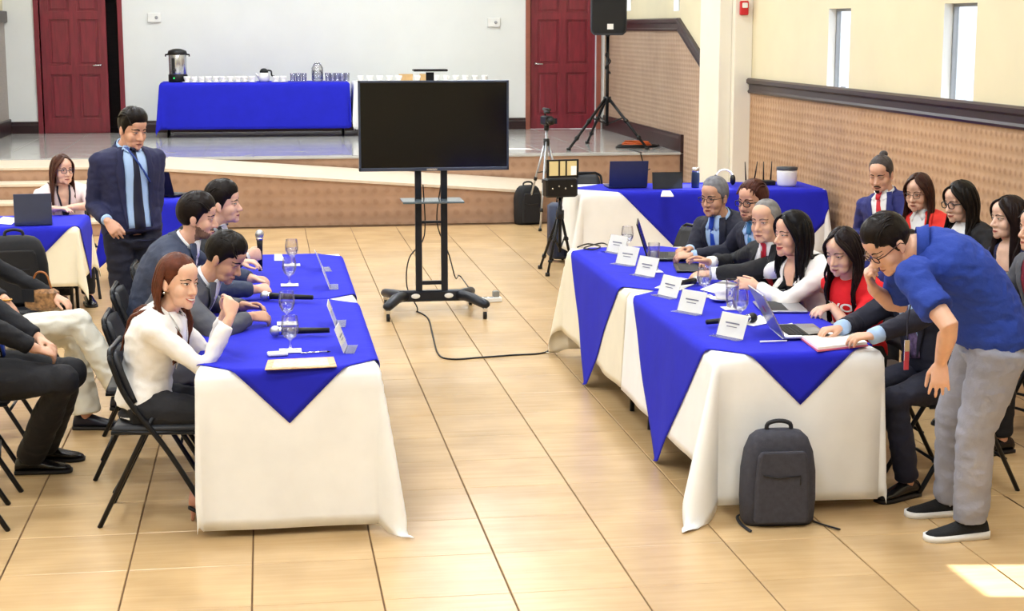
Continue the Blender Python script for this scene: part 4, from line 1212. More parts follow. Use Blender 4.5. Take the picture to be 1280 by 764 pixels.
# man with glasses partly hidden
h = rp(941, 251, 2.90)
p = Person('man with dark rimmed glasses and auburn hair, half hidden behind the old man', (3.06, h.y + .09, .56), 210, h, 214, 6, 0, .99, False, 'c98f72', 0, .04)
p.arm(1, (2.72, h.y - .10, .80), (.3, -1, -.3), hd=(-.9, .3, 0)); p.arm(-1, (2.72, h.y + .12, .80), (.3, 1, -.3), hd=(-.9, -.3, 0))
p.sit_legs(); p.body('8a6452'); p.face('4a2a1c', 'a5625a', 0, .6); p.glasses('201618', (.024, .017), .003)
j = p.top('jacket', M_nblk, 1, .018, -.2, seed=12.1, cuff=.02); p.shirt_tie(M_lblue, mat('teal_tie', '3f7fae', .5), .35, .06, jm=M_nblk, jacket=j)
hm = MB(); p.hair_cap(hm, 0.056, .012, .006, -.012, -.075, .004, 12.4, .004, recede=.006); p.locks(hm, seed=len(COL.objects) % 97); p.hair(hm, '4a2820', .4)
p.trousers(M_nblk); p.shoes(M_shoe, M_sole); chair(3.18, h.y + .08, 180, 'black folding chair of the man with dark rimmed glasses')
# old man with red tie
h = rp(957, 276, 2.79)
p = Person('old grey haired man in black suit with red tie, hands over his keyboard', (3.0, h.y + .12, .56), 213, h, 224, 4, 2, .99, False, 'cf9a7c', 0, .05)
p.arm(1, onz(892, 342, .80), (.3, -1, -.2), hd=(-.95, .25, -.05), pn=(0, -.3, .95), curl=(.3, .35, .3))
p.arm(-1, onz(888, 328, .84), (.3, 1, -.3), hd=(-.9, .05, .25), pn=(0, .5, .9), curl=(.25, .3, .3))
p.sit_legs(); p.body(); p.face('6a5a50', 'a8665c', 0, .5)
j = p.top('jacket', M_blk, 1, .018, -.2, seed=13.1, cuff=.025); p.shirt_tie(M_wshirt, M_tie_red, .42, .062, jm=M_blk, jacket=j); cuffs(p, M_wshirt, .038, .03)
hm = MB(); p.hair_cap(hm, 0.064, .008, .002, -.006, -.07, 0, 13.4, .003, recede=.012, temple=.035); p.hair(hm, '7b7876', .5)
p.trousers(M_blk); p.shoes(M_shoe, M_sole); chair(3.08, h.y + .08, 180, 'black folding chair of the old man with red tie')
# laughing woman in white blazer
h = rp(990, 293, 2.77)
p = Person('laughing woman with black hair in white blazer over black top, at the name card table', (2.96, h.y + .08, .56), 208, h, 198, 0, 0, .97, True, 'd9a384', 0, .03, 1.1)
p.arm(1, onz(948, 358, .81), (.35, -1, -.2), hd=(-.85, .35, .15), pn=(-.3, -.8, .5), curl=(.2, .25, .2), thumb=.7, spread=.12)
p.arm(-1, onz(940, 340, .80), (.3, 1, -.3), hd=(-.9, -.3, 0), curl=(.4, .4, .3))
p.sit_legs(); p.body(); p.face('1a1210', 'c2504e', 1.0, .45, browth=.003)
j = p.top('blazer', M_wblz, 1, .016, -.2, seed=14.1, cuff=.02)
p.vee('black_top', M_blktop, .25, .90, .075, .03); p.vee('neckline', p.skin, .80, 1.07, .056, .02, .008); p.lapels(M_wblz, .25, .066, .03, .045, parent=j)
p.part('earring', MB().ell(p.H(-.004, .084, -.05), (.008,.004,.011)), M_chrome)
hm = MB(); p.hair_cap(hm, 0.060, .016, .006, .0, -.09, .004, seed=14.2, part=-.02, flank=.9, temple=.025); p.framing(hm, .22*.75, seed=len(COL.objects) % 91); p.strands(hm, .22, 52, 66, 285, 8, rr=.014); p.hair(hm, '0f0d10', .28)
p.trousers(M_blk); p.shoes(M_shoe, M_sole, heel=.05); chair(3.06, h.y + .08, 180, 'black folding chair of the laughing woman')
# young woman in red T-shirt
h = rp(1053, 314, 2.86)
p = Person('young woman with long dark hair in red T-shirt, typing on a laptop', (2.99, h.y + .08, .55), 212, h, 216, 16, 0, .95, True, 'e0b096', 0, .03)
p.arm(1, onz(1040, 383, .80), (.5, -1, -.2), hd=(-.85, -.25, -.12), pn=(0, -.2, 1), curl=(.45, .4, .3), thumb=.4, spread=.1)
p.arm(-1, onz(996, 366, .80), (.4, 1, -.2), hd=(-.9, .05, -.1), curl=(.4, .4, .3))
p.sit_legs(); p.body(); p.face('2a1a14', 'b5605c', 0, .5, browth=.003)
j = p.top('t_shirt', M_redT, .62, .012, -.2, seed=15.1, arm_r=(.062,.060,.058,.05,.046))
p.collar(M_redT, .062, .012, a0=0, a1=360, name='neck_band', flare=1.25, parent=j)
fc = bpy.data.curves.new('lettering', 'FONT'); fc.body = '3VOI'; fc.size = .085; fc.align_x = 'CENTER'; fc.offset = .0025
fo = bpy.data.objects.new('tmp', fc); COL.objects.link(fo)
dg = bpy.context.evaluated_depsgraph_get(); tme = bpy.data.meshes.new_from_object(fo.evaluated_get(dg)); bpy.data.objects.remove(fo)
bm_ = bmesh.new(); bm_.from_mesh(tme); bmesh.ops.triangulate(bm_, faces=bm_.faces)
for _ in range(1): bmesh.ops.subdivide_edges(bm_, edges=[e for e in bm_.edges if e.calc_length() > .02], cuts=1)
bmesh.ops.triangulate(bm_, faces=bm_.faces)
for v in bm_.verts: v.co = p.cast(v.co.x*1.1, .64 + v.co.y/.5, .006)
bm_.to_mesh(tme); bm_.free(); tme.materials.append(M_whitep)
lt = p.attach('lettering', tme, j)
hm = MB(); p.hair_cap(hm, 0.060, .013, .004, .0, -.09, 0, seed=15.2, part=0, flank=.9, temple=.02); p.framing(hm, .34*.3, seed=len(COL.objects) % 91); p.strands(hm, .34, 54, 66, 294, 9, rr=.012); p.hair(hm, '1c1315', .3)
p.trousers(M_blk); p.shoes(M_shoe, M_sole); chair(3.08, h.y + .08, 180, 'black folding chair of the young woman in red T-shirt')
# seated man leaned over by the man in blue polo
h = Vector((3.02, 7.40, 1.12))
p = Person('seated man in black suit with light blue shirt and patterned tie, typing on silver laptop', (3.2, 7.38, .55), 205, h, 200, 15, 0, .98, False, 'cf9a7c', 0, .04, 1.05)
p.arm(1, onz(1085, 424, .80), (.5, -1, -.2), hd=(-.9, .15, -.05), pn=(0, -.2, 1), curl=(.45, .45, .3), spread=.08)
p.arm(-1, onz(1052, 410, .80), (.4, 1, -.3), hd=(-.9, -.1, -.05), curl=(.45, .45, .3), spread=.08)
p.sit_legs(foot=(-.1, -.05)); p.body(); p.face()
j = p.top('jacket', M_nblk, 1, .02, -.2, seed=16.1, cuff=.03, belly=.02); p.shirt_tie(M_lblue, M_tie_pat, .2, .07, jm=M_nblk, jacket=j, wb=.02); cuffs(p, M_lblue, .04, .04)
hm = MB(); p.hair_cap(hm, seed=16.3); p.locks(hm, seed=len(COL.objects) % 97); p.hair(hm, '2a2220', .4)
p.trousers(M_nblk); p.shoes(M_shoe, M_sole); chair(3.27, 7.38, 180, 'black folding chair under the seated man by the man in blue polo')
# man in blue polo, bending over
PB = onz(1240, 428, .88)
h = ony(1110, 304, PB.y + .06)
p = Person('man in blue polo shirt and grey jeans bending over the table with hand at chin', PB, 176, h, 190, 40, 0, 1.0, False, 'd8a68c', -4, .08, 1.05, nb=ony(1150, 306, PB.y + .02), sh={1: ony(1140, 346, PB.y - .16), -1: ony(1128, 330, PB.y + .2)})
p.arm(1, ony(1176, 452, PB.y - .2), (.12, -1, -.1), hd=(-.05, -.1, -1), pn=(-.4, -.9, 0), curl=(.25, .3, .2), thumb=.6, spread=.14)
p.arm(-1, ony(1092, 362, PB.y + .22), (-.1, .6, -1), hd=(-.45, -.1, .85), pn=(-.9, .3, .1), curl=(1.0, 1.1, .7), thumb=.4)
aA = onz(1213, 656, .06); aB = onz(1188, 628, .06)
aA.z = .085; aB.z = .085
p.legs = [(PB + p.left*.09 - ZUP*.02, PB.lerp(aA, .5) + Vector((-.05, -.05, .02)), aA), (PB - p.left*.09 - ZUP*.02, PB.lerp(aB, .5) + Vector((-.05, .06, .02)), aB)]
p.body(); p.face('1c1310', 'a5625a', 0, .4); p.glasses('3a1c1c', (.022, .015), .0025)
j = p.top('polo_shirt', M_polo, .70, .022, -.14, seed=17.1, arm_r=(.073,.070,.068,.05,.046), amp=.009, belly=.01)
p.collar(M_polo, .072, .028, a0=30, a1=330, name='polo_collar', flare=1.25, parent=j)
hm = MB(); p.hair_cap(hm, 0.048, .012, .012, -.016, -.06, .012, 17.3, .005); p.locks(hm, seed=len(COL.objects) % 97); p.hair(hm, '1a1412', .35)
tr = p.trousers(M_jean, r=(.112,.098,.082,.078), seed=17.2, amp=.009)
p.part('belt_loop', MB().obox(PB + Vector((-.02, -.175, .045)), (.012,0,0), (0,.006,0), (0,0,.03)), M_jean, tr)
p.shoes(M_sneak, M_wsole, dirs=[(-1, -.05, 0), (-1, .02, 0)], L=.285, sneaker=True)
a = p.arms[1]
rows = [p.NB + Vector((-.02, -.05, -.03)), ony(1135, 400, PB.y + .1), ony(1134, 425, PB.y + .1)]
LAN = rows

# ---------- back row on the right ---------------------------------------------
def backrow(px, py, z, label, yaw, hyaw, pitch, S, female, sk):
    h = onz(px, py, z)
    p = Person(label, (h.x + .14, h.y + .02, .55), yaw, h, hyaw, pitch, 0, S, female, sk, 0, .02)
    p.arm(1, (h.x - .12, h.y - .12, .72), (.4, -1, -.3), hd=(-.8, .4, -.1)); p.arm(-1, (h.x - .12, h.y + .10, .74), (.4, 1, -.3), hd=(-.8, -.4, -.1))
    p.sit_legs(); p.body()
    chair(h.x + .18, h.y + .02, yaw, 'black folding chair of the ' + label.split(' in ')[0])
    return p
p = backrow(1101, 217, 1.20, 'man with topknot and goatee in royal navy suit and red tie, by the wall', 222, 228, 18, 1.0, False, 'd6a189')
p.face('2a1c18', 'a8625a', 0, .35); p.fpatch
j = p.top('jacket', M_bright, 1, .018, -.2, seed=21.1, cuff=.02); p.shirt_tie(M_wshirt, M_tie_red, .3, .068, jm=M_bright, jacket=j, wb=.03)
hm = MB(); p.hair_cap(hm, 0.056, .010, .006, -.01, -.07, .0, 21.3, .004); hm.ell(p.H(-.075, 0, .112), (.034, .03, .028), (p.hf, p.hl, p.hu)); p.hair(hm, '4a4444', .25)
g = mat('goatee', '2b1c18', .85, var=.2)
p.part('goatee', MB().grid(p.fpatch([[(u*.016, z) for u in (-1, -.5, 0, .5, 1)] for z in (-.088, -.097, -.106, -.114)], .004)), g)
p.part('moustache', MB().grid(p.fpatch([[(u*.026, -.059 - .009*u*u + d) for u in (-1, -.5, 0, .5, 1)] for d in (-.003, .003)], .003)), g)
p.trousers(M_bright); p.shoes(M_shoe, M_sole)
p = backrow(1148, 240, 1.17, 'woman with glasses in coral red blazer and white shirt, by the wall', 222, 222, 10, .95, True, 'dfae96')
p.face('3a241c', 'b85f58', 0, .6, browth=.003); p.glasses('5a3a30', (.023, .018), .0018)
j = p.top('blazer', M_redblz, 1, .014, -.2, seed=22.1); p.shirt_tie(M_wshirt, None, .3, .06, jm=M_redblz, jacket=j, wb=.03)
hm = MB(); p.hair_cap(hm, 0.060, .013, .003, 0, -.09, 0, seed=22.2, part=0, flank=.9, temple=.02); p.framing(hm, .30*.75, seed=len(COL.objects) % 91); p.strands(hm, .30, 50, 68, 290, 10, rr=.012); p.hair(hm, '3a221c', .3); p.trousers(M_blk); p.shoes(M_shoe, M_sole)
p = backrow(1200, 252, 1.17, 'woman with dark glasses in black jacket and white top, beside coral blazer', 206, 198, 10, .97, True, 'e3b29c')
p.face('1c1310', 'c06a66', .5, .5, browth=.003); p.glasses('101018', (.024, .019), .003)
j = p.top('jacket', M_blackblz, 1, .018, -.2, seed=23.1, amp=.012); p.vee('white_top', M_wshirt, .1, 1.03, .065, .04); p.lapels(M_blackblz, .1, .068, .04, .04, parent=j)
hm = MB(); p.hair_cap(hm, 0.058, .014, .005, 0, -.09, 0, seed=23.2, flank=.9, temple=.02); p.framing(hm, .30*.75, seed=len(COL.objects) % 91); p.strands(hm, .30, 50, 66, 290, 11, rr=.013); p.hair(hm, '17110f', .32); p.trousers(M_blk); p.shoes(M_shoe, M_sole)
p = backrow(1260, 272, 1.15, 'woman with very long dark hair in navy jacket and white top, behind blue polo', 204, 190, 2, .97, True, 'e3b8a4')
p.face('2a1a16', 'c46c68', .1, .8, browth=.003)
j = p.top('jacket', M_navy, 1, .014, -.2, seed=24.1); p.vee('white_top', M_wshirt, .2, .75, .06, .03); p.vee('neckline', p.skin, .7, 1.07, .05, .06, .006); p.lapels(M_navy, .2, .064, .03, .035, parent=j)
hm = MB(); p.hair_cap(hm, 0.060, .014, .004, 0, -.09, 0, seed=24.2, part=0, flank=.9, temple=.02); p.framing(hm, .36*.75, seed=len(COL.objects) % 91); p.strands(hm, .36, 50, 62, 292, 12, rr=.013); p.hair(hm, '1f1415', .3); p.trousers(M_blk); p.shoes(M_shoe, M_sole)
p = backrow(1297, 285, 1.16, 'man in charcoal suit with burgundy tie, next to the long haired woman', 195, 190, 0, 1.0, False, 'd8a48a')
p.face()
j = p.top('jacket', M_grey, 1, .02, -.2, seed=25.1, cuff=.02); p.shirt_tie(cloth('burgundy', '7a1a30', .7), None, .1, .07, jm=M_grey, jacket=j, wb=.04)
hm = MB(); p.hair_cap(hm, seed=25.3); p.locks(hm, seed=len(COL.objects) % 97); p.hair(hm, '1a1412', .35); p.trousers(M_blk); p.shoes(M_shoe, M_sole)
# ================================================================== equipment and small things
ZT_ = TH + .0125
# ---- television on a rolling stand
TX = (ony(522, 212, 12.6).x + ony(555, 212, 12.6).x)/2; TY = 12.6
t = thing('television_stand', 'black rolling stand with shelf and four castors carrying the television', 'stand', (TX, TY, 0))
M_tvs = mat('stand_metal', '23262f', .4, .5, var=.08)
for s in (-1, 1):
    MB().box(s*.1 - .025, s*.1 + .025, -.02, .02, .12, 1.3).build('post', M_tvs, t, bevel=.004)
    ft = MB(); ft.tube([(s*.22, .0, .135), (s*.29, -.12, .13), (s*.37, -.36, .115)], [.05,.048,.042], 10, flat=.8, dome=True); ft.build('foot', M_tvs, t, True)
    fb = MB(); fb.tube([(s*.22, .0, .135), (s*.28, .12, .13), (s*.34, .30, .115)], [.05,.048,.042], 10, flat=.8, dome=True); fb.build('foot', M_tvs, t, True)
    for (cx, cy) in ((s*.37, -.36), (s*.34, .30)):
        cw = MB().tube([(cx - .012, cy, .032), (cx + .012, cy, .032)], .032, 14).build('castor', M_blackp, t, True)
        MB().box(cx - .018, cx + .018, cy - .02, cy + .02, .06, .085).tube([(cx, cy, .05), (cx, cy, .1)], .012, 8).build('castor_fork', M_chrome, cw)
MB().cbox(-.26, .26, -.035, .035, .09, .175, .01).build('base_beam', M_tvs, t, angle=40)
for s in (-1, 1): MB().ell((s*.13, -.037, .135), (.035, .004, .02)).build('beam_cap', M_whitep, t, True)
MB().box(-.1, .1, -.012, .012, .22, .25).build('crossbar', M_tvs, t); MB().box(-.1, .1, -.012, .012, .70, .72).build('crossbar', M_tvs, t)
MB().cbox(-.235, .235, -.22, .08, .875, .892, .004).build('shelf', mat('shelf_glass', '5c6870', .15, var=.05), t)
MB().box(-.03, .03, .0, .02, 1.3, 1.86).build('camera_mast', M_tvs, t)
MB().cbox(-.13, .13, -.07, .07, 1.868, 1.885, .004).build('camera_tray', M_blackp, t)
A = ony(447, 101, TY - .06); B = ony(635.5, 212, TY - .06)
tx0, tx1, tz1, tz0 = A.x - TX, B.x - TX, A.z, B.z
tv = thing('television', 'large flat black television mounted on the rolling stand', 'television', (TX, TY - .06, 0))
MB().box(tx0 + .01, tx1 - .01, -.012, .0395, tz0 + .01, tz1 - .01).build('back_case', M_blackp, tv, bevel=.008)
fw = .016
fr = MB().box(tx0, tx1, -.03, .02, tz1 - fw, tz1).box(tx0, tx1, -.03, .02, tz0, tz0 + fw*1.6).box(tx0, tx0 + fw, -.03, .02, tz0, tz1).box(tx1 - fw, tx1, -.03, .02, tz0, tz1)
fr.build('bezel', mat('tv_bezel', '4b5468', .3, .6, var=.05), tv, bevel=.003)
MB().box(tx0 + fw, tx1 - fw, -.022, -.010, tz0 + fw*1.6, tz1 - fw).build('screen', mat('tv_screen', '050507', .12, var=0), tv)
MB().box(-.04, .04, -.0312, -.03, tz0 + .006, tz0 + .018).build('logo_plate', M_chrome, tv)
# ---- cables and power strip
def cable(label, pts, r=.005, m=None, name='cable'):
    return tag(MB().tube(catmull(pts, 6), r, 6).build(name, m or M_blackp, None, True), label, 'cable')
c_ = [onz(x, y, .006) for x, y in ((521, 389), (535, 398), (541, 420), (548, 443), (565, 449), (600, 447), (640, 444), (680, 441), (690, 430), (694, 412))]
cable('black cable lying across the floor from television stand to right hand table', c_, .006)
c2 = [Vector((TX + .08, TY + .02, 1.0)), Vector((TX + .05, TY + .05, .7)), Vector((TX + .14, TY + .05, .45)), Vector((TX + .2, TY + .12, .25)), onz(575, 345, .08), onz(592, 368, .05), onz(600, 376, .03)]
cable('thin black cable dropping from the television to the white power strip', c2, .005)
c3 = [Vector((TX - .06, TY + .02, 1.0)), Vector((TX - .05, TY + .05, .6)), Vector((TX - .17, TY + .06, .42)), Vector((TX - .19, TY + .05, .2)), Vector((TX - .12, TY - .02, .05)), onz(521, 390, .006)]
cable('thin black cable looping down beside the left stand post', c3, .005)
PSX = onz(606, 378, 0)
t = thing('power_strip', 'white power strip with adapter plug on the floor by the television stand', 'power strip', (PSX.x, PSX.y, 0), radians(10))
MB().cbox(-.14, .14, -.03, .03, 0, .04, .006).build('housing', M_whitep, t)
for k in range(4): MB().box(-.11 + k*.05, -.08 + k*.05, -.015, .015, .04, .0415).build('socket', M_grey, t)
MB().cbox(.07, .12, -.025, .025, .04, .09, .006).build('plug', mat('grey_plug', '8a8a86', .5), t)

# ---- drinking glasses
M_rim = M_glass
def goblet(pos, label, h=.158, water=.5):
    t = thing('goblet', label, 'glass', pos, 0, 'water goblets on the tables')
    k = h/.158
    prof = [(.034,.0),(.034,.003),(.012,.007),(.0055,.014),(.005,.045),(.009,.052),(.026,.064),(.036,.088),(.038,.112),(.0345,.145),(.032,.158)]
    inn = [(.0305,.158),(.033,.145),(.0362,.112),(.034,.09),(.024,.068),(.004,.060)]
    MB().lathe([(r*k*1.08, z*k) for r, z in prof], seg=24, cap=False).tube([(.0346*k*cos(2*pi*j/24), .0346*k*sin(2*pi*j/24), h) for j in range(25)], .0011, 5, cap=False).build('bowl', M_glass, t, True)
    zt = .068 + .07*water
    MB().lathe([(.003*k, .0605*k), (.0236*k*1.08, .0685*k), (.0336*k*1.08, .0905*k), (.0355*k*1.08, zt*k), (.001, zt*k)], seg=24).build('water', M_water, t, True)
    MB().box(-.05, .05, -.05, .05, -.0015, -.0002).build('coaster', M_paper, t)
    return t
def tumbler(pos, label, h=.15):
    t = thing('tumbler', label, 'glass', pos)
    MB().lathe([(.001,.006),(.028,.006),(.034,h*.4),(.036,h)], seg=24, cap=False).tube([(.036*cos(2*pi*j/24), .036*sin(2*pi*j/24), h) for j in range(25)], .0012, 5, cap=False).build('wall', M_glass, t, True)
    MB().lathe([(.0255,.011),(.0318,h*.4),(.033,h*.72),(.001,h*.72)], seg=24).build('water', M_water, t, True)
    MB().box(-.05, .05, -.05, .05, -.0015, -.0002).build('coaster', M_paper, t)
for px, py, lb in ((363, 438, 'goblet of water between the tan folder and the lying microphone'), (359, 404, 'goblet of water by the hands of the man in grey suit'),
                   (362, 356, 'goblet of water by the clasped hands of the bearded man'), (365, 331, 'goblet of water beside the speaker holding the microphone')):
    goblet(onz(px, py, ZT_ + .002), lb)
goblet(onz(784, 313, ZT_ + .002), 'goblet of water at the tripod end, by the open black laptop')
goblet(onz(880, 370, ZT_ + .002), 'goblet of water before the hands of the old man')
goblet(onz(925, 402, ZT_ + .002), 'goblet of water nearest the silver laptop lid')
tumbler(onz(817, 339, ZT_ + .002), 'tall glass of water beside the open black laptop', .17)
tumbler(onz(915, 385, ZT_ + .002), 'tall glass of water behind the goblet near the coffee cup')
cp = onz(902, 376, ZT_ + .001)
t = thing('coffee_cup', 'white coffee cup on saucer beside the tall water glass', 'cup', cp)
M_por = mat('porcelain', 'f4f2ee', .2, var=.02)
MB().lathe([(.025,0),(.045,.006),(.066,.014),(.066,.016),(.04,.009),(.005,.008)], seg=28).build('saucer', M_por, t, True)
MB().lathe([(.02,.009),(.028,.014),(.038,.04),(.042,.066),(.040,.066),(.035,.04),(.02,.018),(.002,.017)], seg=28).build('cup', M_por, t, True)
MB().tube(arc((.038, 0, .04), .018, -1.6, 1.6, 8), .004, 6).build('handle', M_por, t, True)
# ---- name cards in acrylic stands
M_acr = thin_glass('acrylic', (.97, .98, .98, 1), .06); M_ink = mat('ink', '8a8a94', .7, var=0)
def card(pos, rz, label, w=.18, h=.11):
    t = thing('name_card', label, 'name card', pos, rz, 'acrylic name cards')
    # face looks along local -x, leaning back
    MB().prism([(0, 0), (.003, 0), (.043, h), (.040, h)], (0, -w/2, 0), (1,0,0), (0,0,1), (0, w, 0)).build('stand', M_acr, t)
    MB().prism([(.0035, .002), (.005, .002), (.0445, h), (.043, h)], (0, -w/2 + .004, 0), (1,0,0), (0,0,1), (0, w - .008, 0)).build('paper_sheet', M_paper, t)
    MB().box(-.045, .003, -w/2, w/2, 0, .003).build('foot', M_acr, t)
    for k, (zz, ww) in enumerate(((.066, .5), (.05, .36))):
        xx = zz*.04/h - .0006
        MB().obox((xx, 0, zz), (.0004, 0, 0), (0, w*ww/2, 0), (0, 0, .0035 if k == 0 else .002)).build('text_line', M_ink, t)
for k, (px, py, a, lb) in enumerate(((404, 337, 183, 'beside the far edge of the left blue cloth'), (413, 359, 178, 'before the bearded man'), (421, 405, 176, 'before the man in grey suit'), (433, 437, 172, 'beside the tan folder corner'))):
    card(onz(px, py, ZT_), radians(a), 'clear acrylic name card seen edge on, ' + lb, .2)
for k, (px, py, a, lb) in enumerate(((768, 316, 28, 'at the tripod end of the row'), (781, 331, 32, 'before the open black laptop'), (805, 345, 28, 'by the tall water glass'), (833, 371, 22, 'before the lying black microphone'), (861, 391, 32, 'before the coffee cup'), (911, 422, 30, 'before the silver laptop'))):
    card(onz(px, py, ZT_), radians(a), 'white name card in acrylic stand ' + lb)
# ---- microphones
def mic_build(t, L=.2, head=.026, hm=None):
    MB().tube([(0,0,0), (.05,0,0), (L,0,0)], [.019,.0165,.0125], 14).build('handle', M_blackp, t, True)
    MB().tube([(-.012,0,0), (0,0,0)], .021, 14).build('ring', M_chrome, t, True)
    MB().ell((-.03, 0, 0), (head*1.05, head, head)).build('grille', hm or mat('mic_grille', 'b9bcc2', .35, .8, var=.3, scale=300), t, True)
def mic(px0, px1, label, hm=None, L=.2):
    a = onz(*px0, ZT_ + .022); b = onz(*px1, ZT_ + .022); d = b - a
    t = thing('microphone', label, 'microphone', (a.x, a.y, ZT_ + .0265), atan2(d.y, d.x)); mic_build(t, min(.24, max(.17, d.length)), hm=hm)
mic((352, 415), (412, 414), 'black microphone with silver head lying behind the tan folder')
mic((338, 371), (392, 373), 'black microphone with silver head lying before the bearded man')
mic((868, 352), (836, 357), 'black microphone lying by the hands of the old man')
mic((934, 399), (882, 404), 'black microphone with dark foam head beside the goblet', M_blackp)
t = thing('microphone', 'black microphone with silver head held upright by the speaking man', 'microphone', MICP)
MB().tube([(0,0,-.10), (0,0,.05), (0,0,.09)], [.0125,.0165,.019], 14).build('handle', M_blackp, t, True)
MB().tube([(0,0,.088), (0,0,.1)], .021, 14).build('ring', M_chrome, t, True); MB().ell((0,0,.12), (.026,.026,.028)).build('grille', bpy.data.materials['mic_grille'], t, True)
# ---- papers
def flat(name, label, cat, quad, z, th, m, extra=None):
    P = [onz(x, y, z) for x, y in quad]; c = sum(P, Vector())/4
    mb = MB().add([p - c for p in P] + [p - c + Vector((0, 0, th)) for p in P], [(0,1,2,3),(4,5,6,7),(0,1,5,4),(1,2,6,5),(2,3,7,6),(3,0,4,7)])
    if cat is None: return mb, c
    o = mb.build(name, m); o.location = c; return tag(o, label, cat)
t = thing('folder', 'tan paper folder with pale print lying at the front of the blue cloth', 'folder', onz(375, 455, ZT_))
c0 = onz(375, 455, ZT_)
q = [onz(x, y, ZT_) - c0 for x, y in ((331, 463), (421, 459), (417, 447), (335, 451))]
MB().add(q + [p + Vector((0,0,.004)) for p in q], [(0,1,2,3),(4,5,6,7),(0,1,5,4),(1,2,6,5),(2,3,7,6),(3,0,4,7)]).build('cover', mat('tan_paper', 'd9b48c', .6, var=.35, scale=25), t)
q2 = [p*.8 + Vector((0, 0, .0045)) for p in q]
MB().add(q2 + [p + Vector((0,0,.001)) for p in q2], [(0,1,2,3),(4,5,6,7),(0,1,5,4),(1,2,6,5),(2,3,7,6),(3,0,4,7)]).build('printed_sheet', mat('print_sheet', 'e9d6ba', .6, var=.25, scale=60), t)
c0 = onz(347, 444, ZT_); t = thing('phone_case', 'small white phone lying beside the goblet and tan folder', 'phone', c0, radians(5))
MB().cbox(-.045, .045, -.03, .03, 0, .014, .004).build('body', M_whitep, t); MB().box(-.038, .038, -.024, .024, .014, .0146).build('screen', mat('pale_screen', 'cfd2d6', .2, var=0), t)
a = onz(376, 443, ZT_); t = thing('pen', 'silver pen lying beside the goblet at the tan folder', 'pen', (a.x, a.y, ZT_ + .005), radians(8))
MB().tube([(0,0,0), (.12,0,0)], .0045, 8).build('barrel', M_chrome, t, True); MB().tube([(.12,0,0), (.135,0,0)], [.0045,.001], 8).build('tip', M_blackp, t, True)
a = onz(968, 428, ZT_); t = thing('pen', 'white pen lying in front of the open notebook', 'pen', (a.x, a.y, ZT_ + .005), radians(2))
MB().tube([(-.07,0,0), (.06,0,0)], .0045, 8).build('barrel', M_whitep, t, True); MB().tube([(.06,0,0), (.073,0,0)], [.0045,.001], 8).build('tip', M_blackp, t, True)
flat('paper_sheet', 'white sheet of paper under the raised silver laptop lid', 'paper', ((962, 410), (978, 424), (1004, 420), (990, 404)), ZT_, .001, M_paper)
flat('paper_sheet', 'white sheet of paper by the forearm of the red T-shirt woman', 'paper', ((925, 404), (942, 408), (965, 403), (950, 394)), ZT_, .001, M_paper)
flat('paper_sheet', 'white sheet of paper under the laptop of the laughing woman', 'paper', ((875, 362), (895, 367), (925, 356), (905, 350)), ZT_, .001, M_paper)
flat('paper_sheet', 'cream sheet of paper under the lying black microphone before the old man', 'paper', ((818, 360), (850, 363), (876, 352), (850, 347)), ZT_ - .0005, .001, M_paper)
flat('paper_sheet', 'white sheet of paper beside the microphone of the bearded man', 'paper', ((343, 326), (356, 326), (352, 318), (343, 318)), ZT_, .001, M_paper)
# ---- open notebook with pink cover
c0 = onz(1040, 428, ZT_); t = thing('notebook', 'open white notebook with pink cover in front of the typing man', 'notebook', c0)
q = [onz(x, y, ZT_) - c0 for x, y in ((1000, 424), (1022, 440), (1085, 433), (1062, 418))]
def slab(pts, z, th): return MB().add([p + Vector((0,0,z)) for p in pts] + [p + Vector((0,0,z + th)) for p in pts], [(0,1,2,3),(4,5,6,7),(0,1,5,4),(1,2,6,5),(2,3,7,6),(3,0,4,7)])
slab(q, 0, .008).build('cover', mat('pink_cover', 'e0708a', .5, var=.05), t); slab([p*.975 for p in q], .008, .012).build('pages', M_paper, t)
# ---- laptops
M_lap = mat('laptop_black', '1b1c20', .35, .3, var=.05); M_laps = mat('laptop_silver', 'b4b6ba', .3, .7, var=.04); M_lapg = mat('laptop_grey', '46516e', .4, .3, var=.05)
M_scr = mat('laptop_screen', '1a2230', .15, var=.1); M_keys = mat('keyboard', '17181b', .6, var=.2, scale=90)
def laptop(pos, rz, label, m, w=.33, d=.23, ang=105, logo=None, cat='laptop'):
    """base spreads along local +x from the hinge at the origin; screen leans back over -x"""
    t = thing('laptop', label, cat, pos, rz)
    b = MB().cbox(0, d, -w/2, w/2, .001, .017, .004).build('base', m, t, angle=40)
    kb = MB().box(.025, d*.56, -w*.44, w*.44, .017, .0176).build('keyboard_deck', M_keys, b)
    for r in range(5):
        kr = MB()
        for c in range(12): kr.box(.03 + r*.019, .045 + r*.019, -w*.42 + c*w*.07, -w*.42 + c*w*.07 + w*.06, .0176, .0195)
        tag(kr.build('keys', M_keys, kb), kind='stuff')
    MB().box(d*.64, d*.93, -w*.16, w*.16, .017, .0175).build('touchpad', m, b)
    a = radians(ang); u = Vector((cos(a), 0, sin(a))); n = Vector((sin(a), 0, -cos(a)))
    o = Vector((0, 0, .014))
    ld = MB().obox(o + u*d/2, u*d/2, (0, w/2, 0), n*.004).build('lid', m, t, bevel=.003)
    MB().obox(o + u*d*.51 + n*.0045, u*d*.44, (0, w*.47, 0), n*.0006).build('screen', M_scr, ld)
    if logo: MB().obox(o + u*d*.55 - n*.0047, u*.016, (0, .016, 0), n*.0005).build('emblem', logo, ld)
    return t
a = onz(806, 322, ZT_); laptop((a.x + .02, a.y, ZT_), radians(-14), 'open laptop with glossy black lid before the man with blue tie', M_lap, .33, .23, 108, mat('emblem_grey', '55585e', .3))
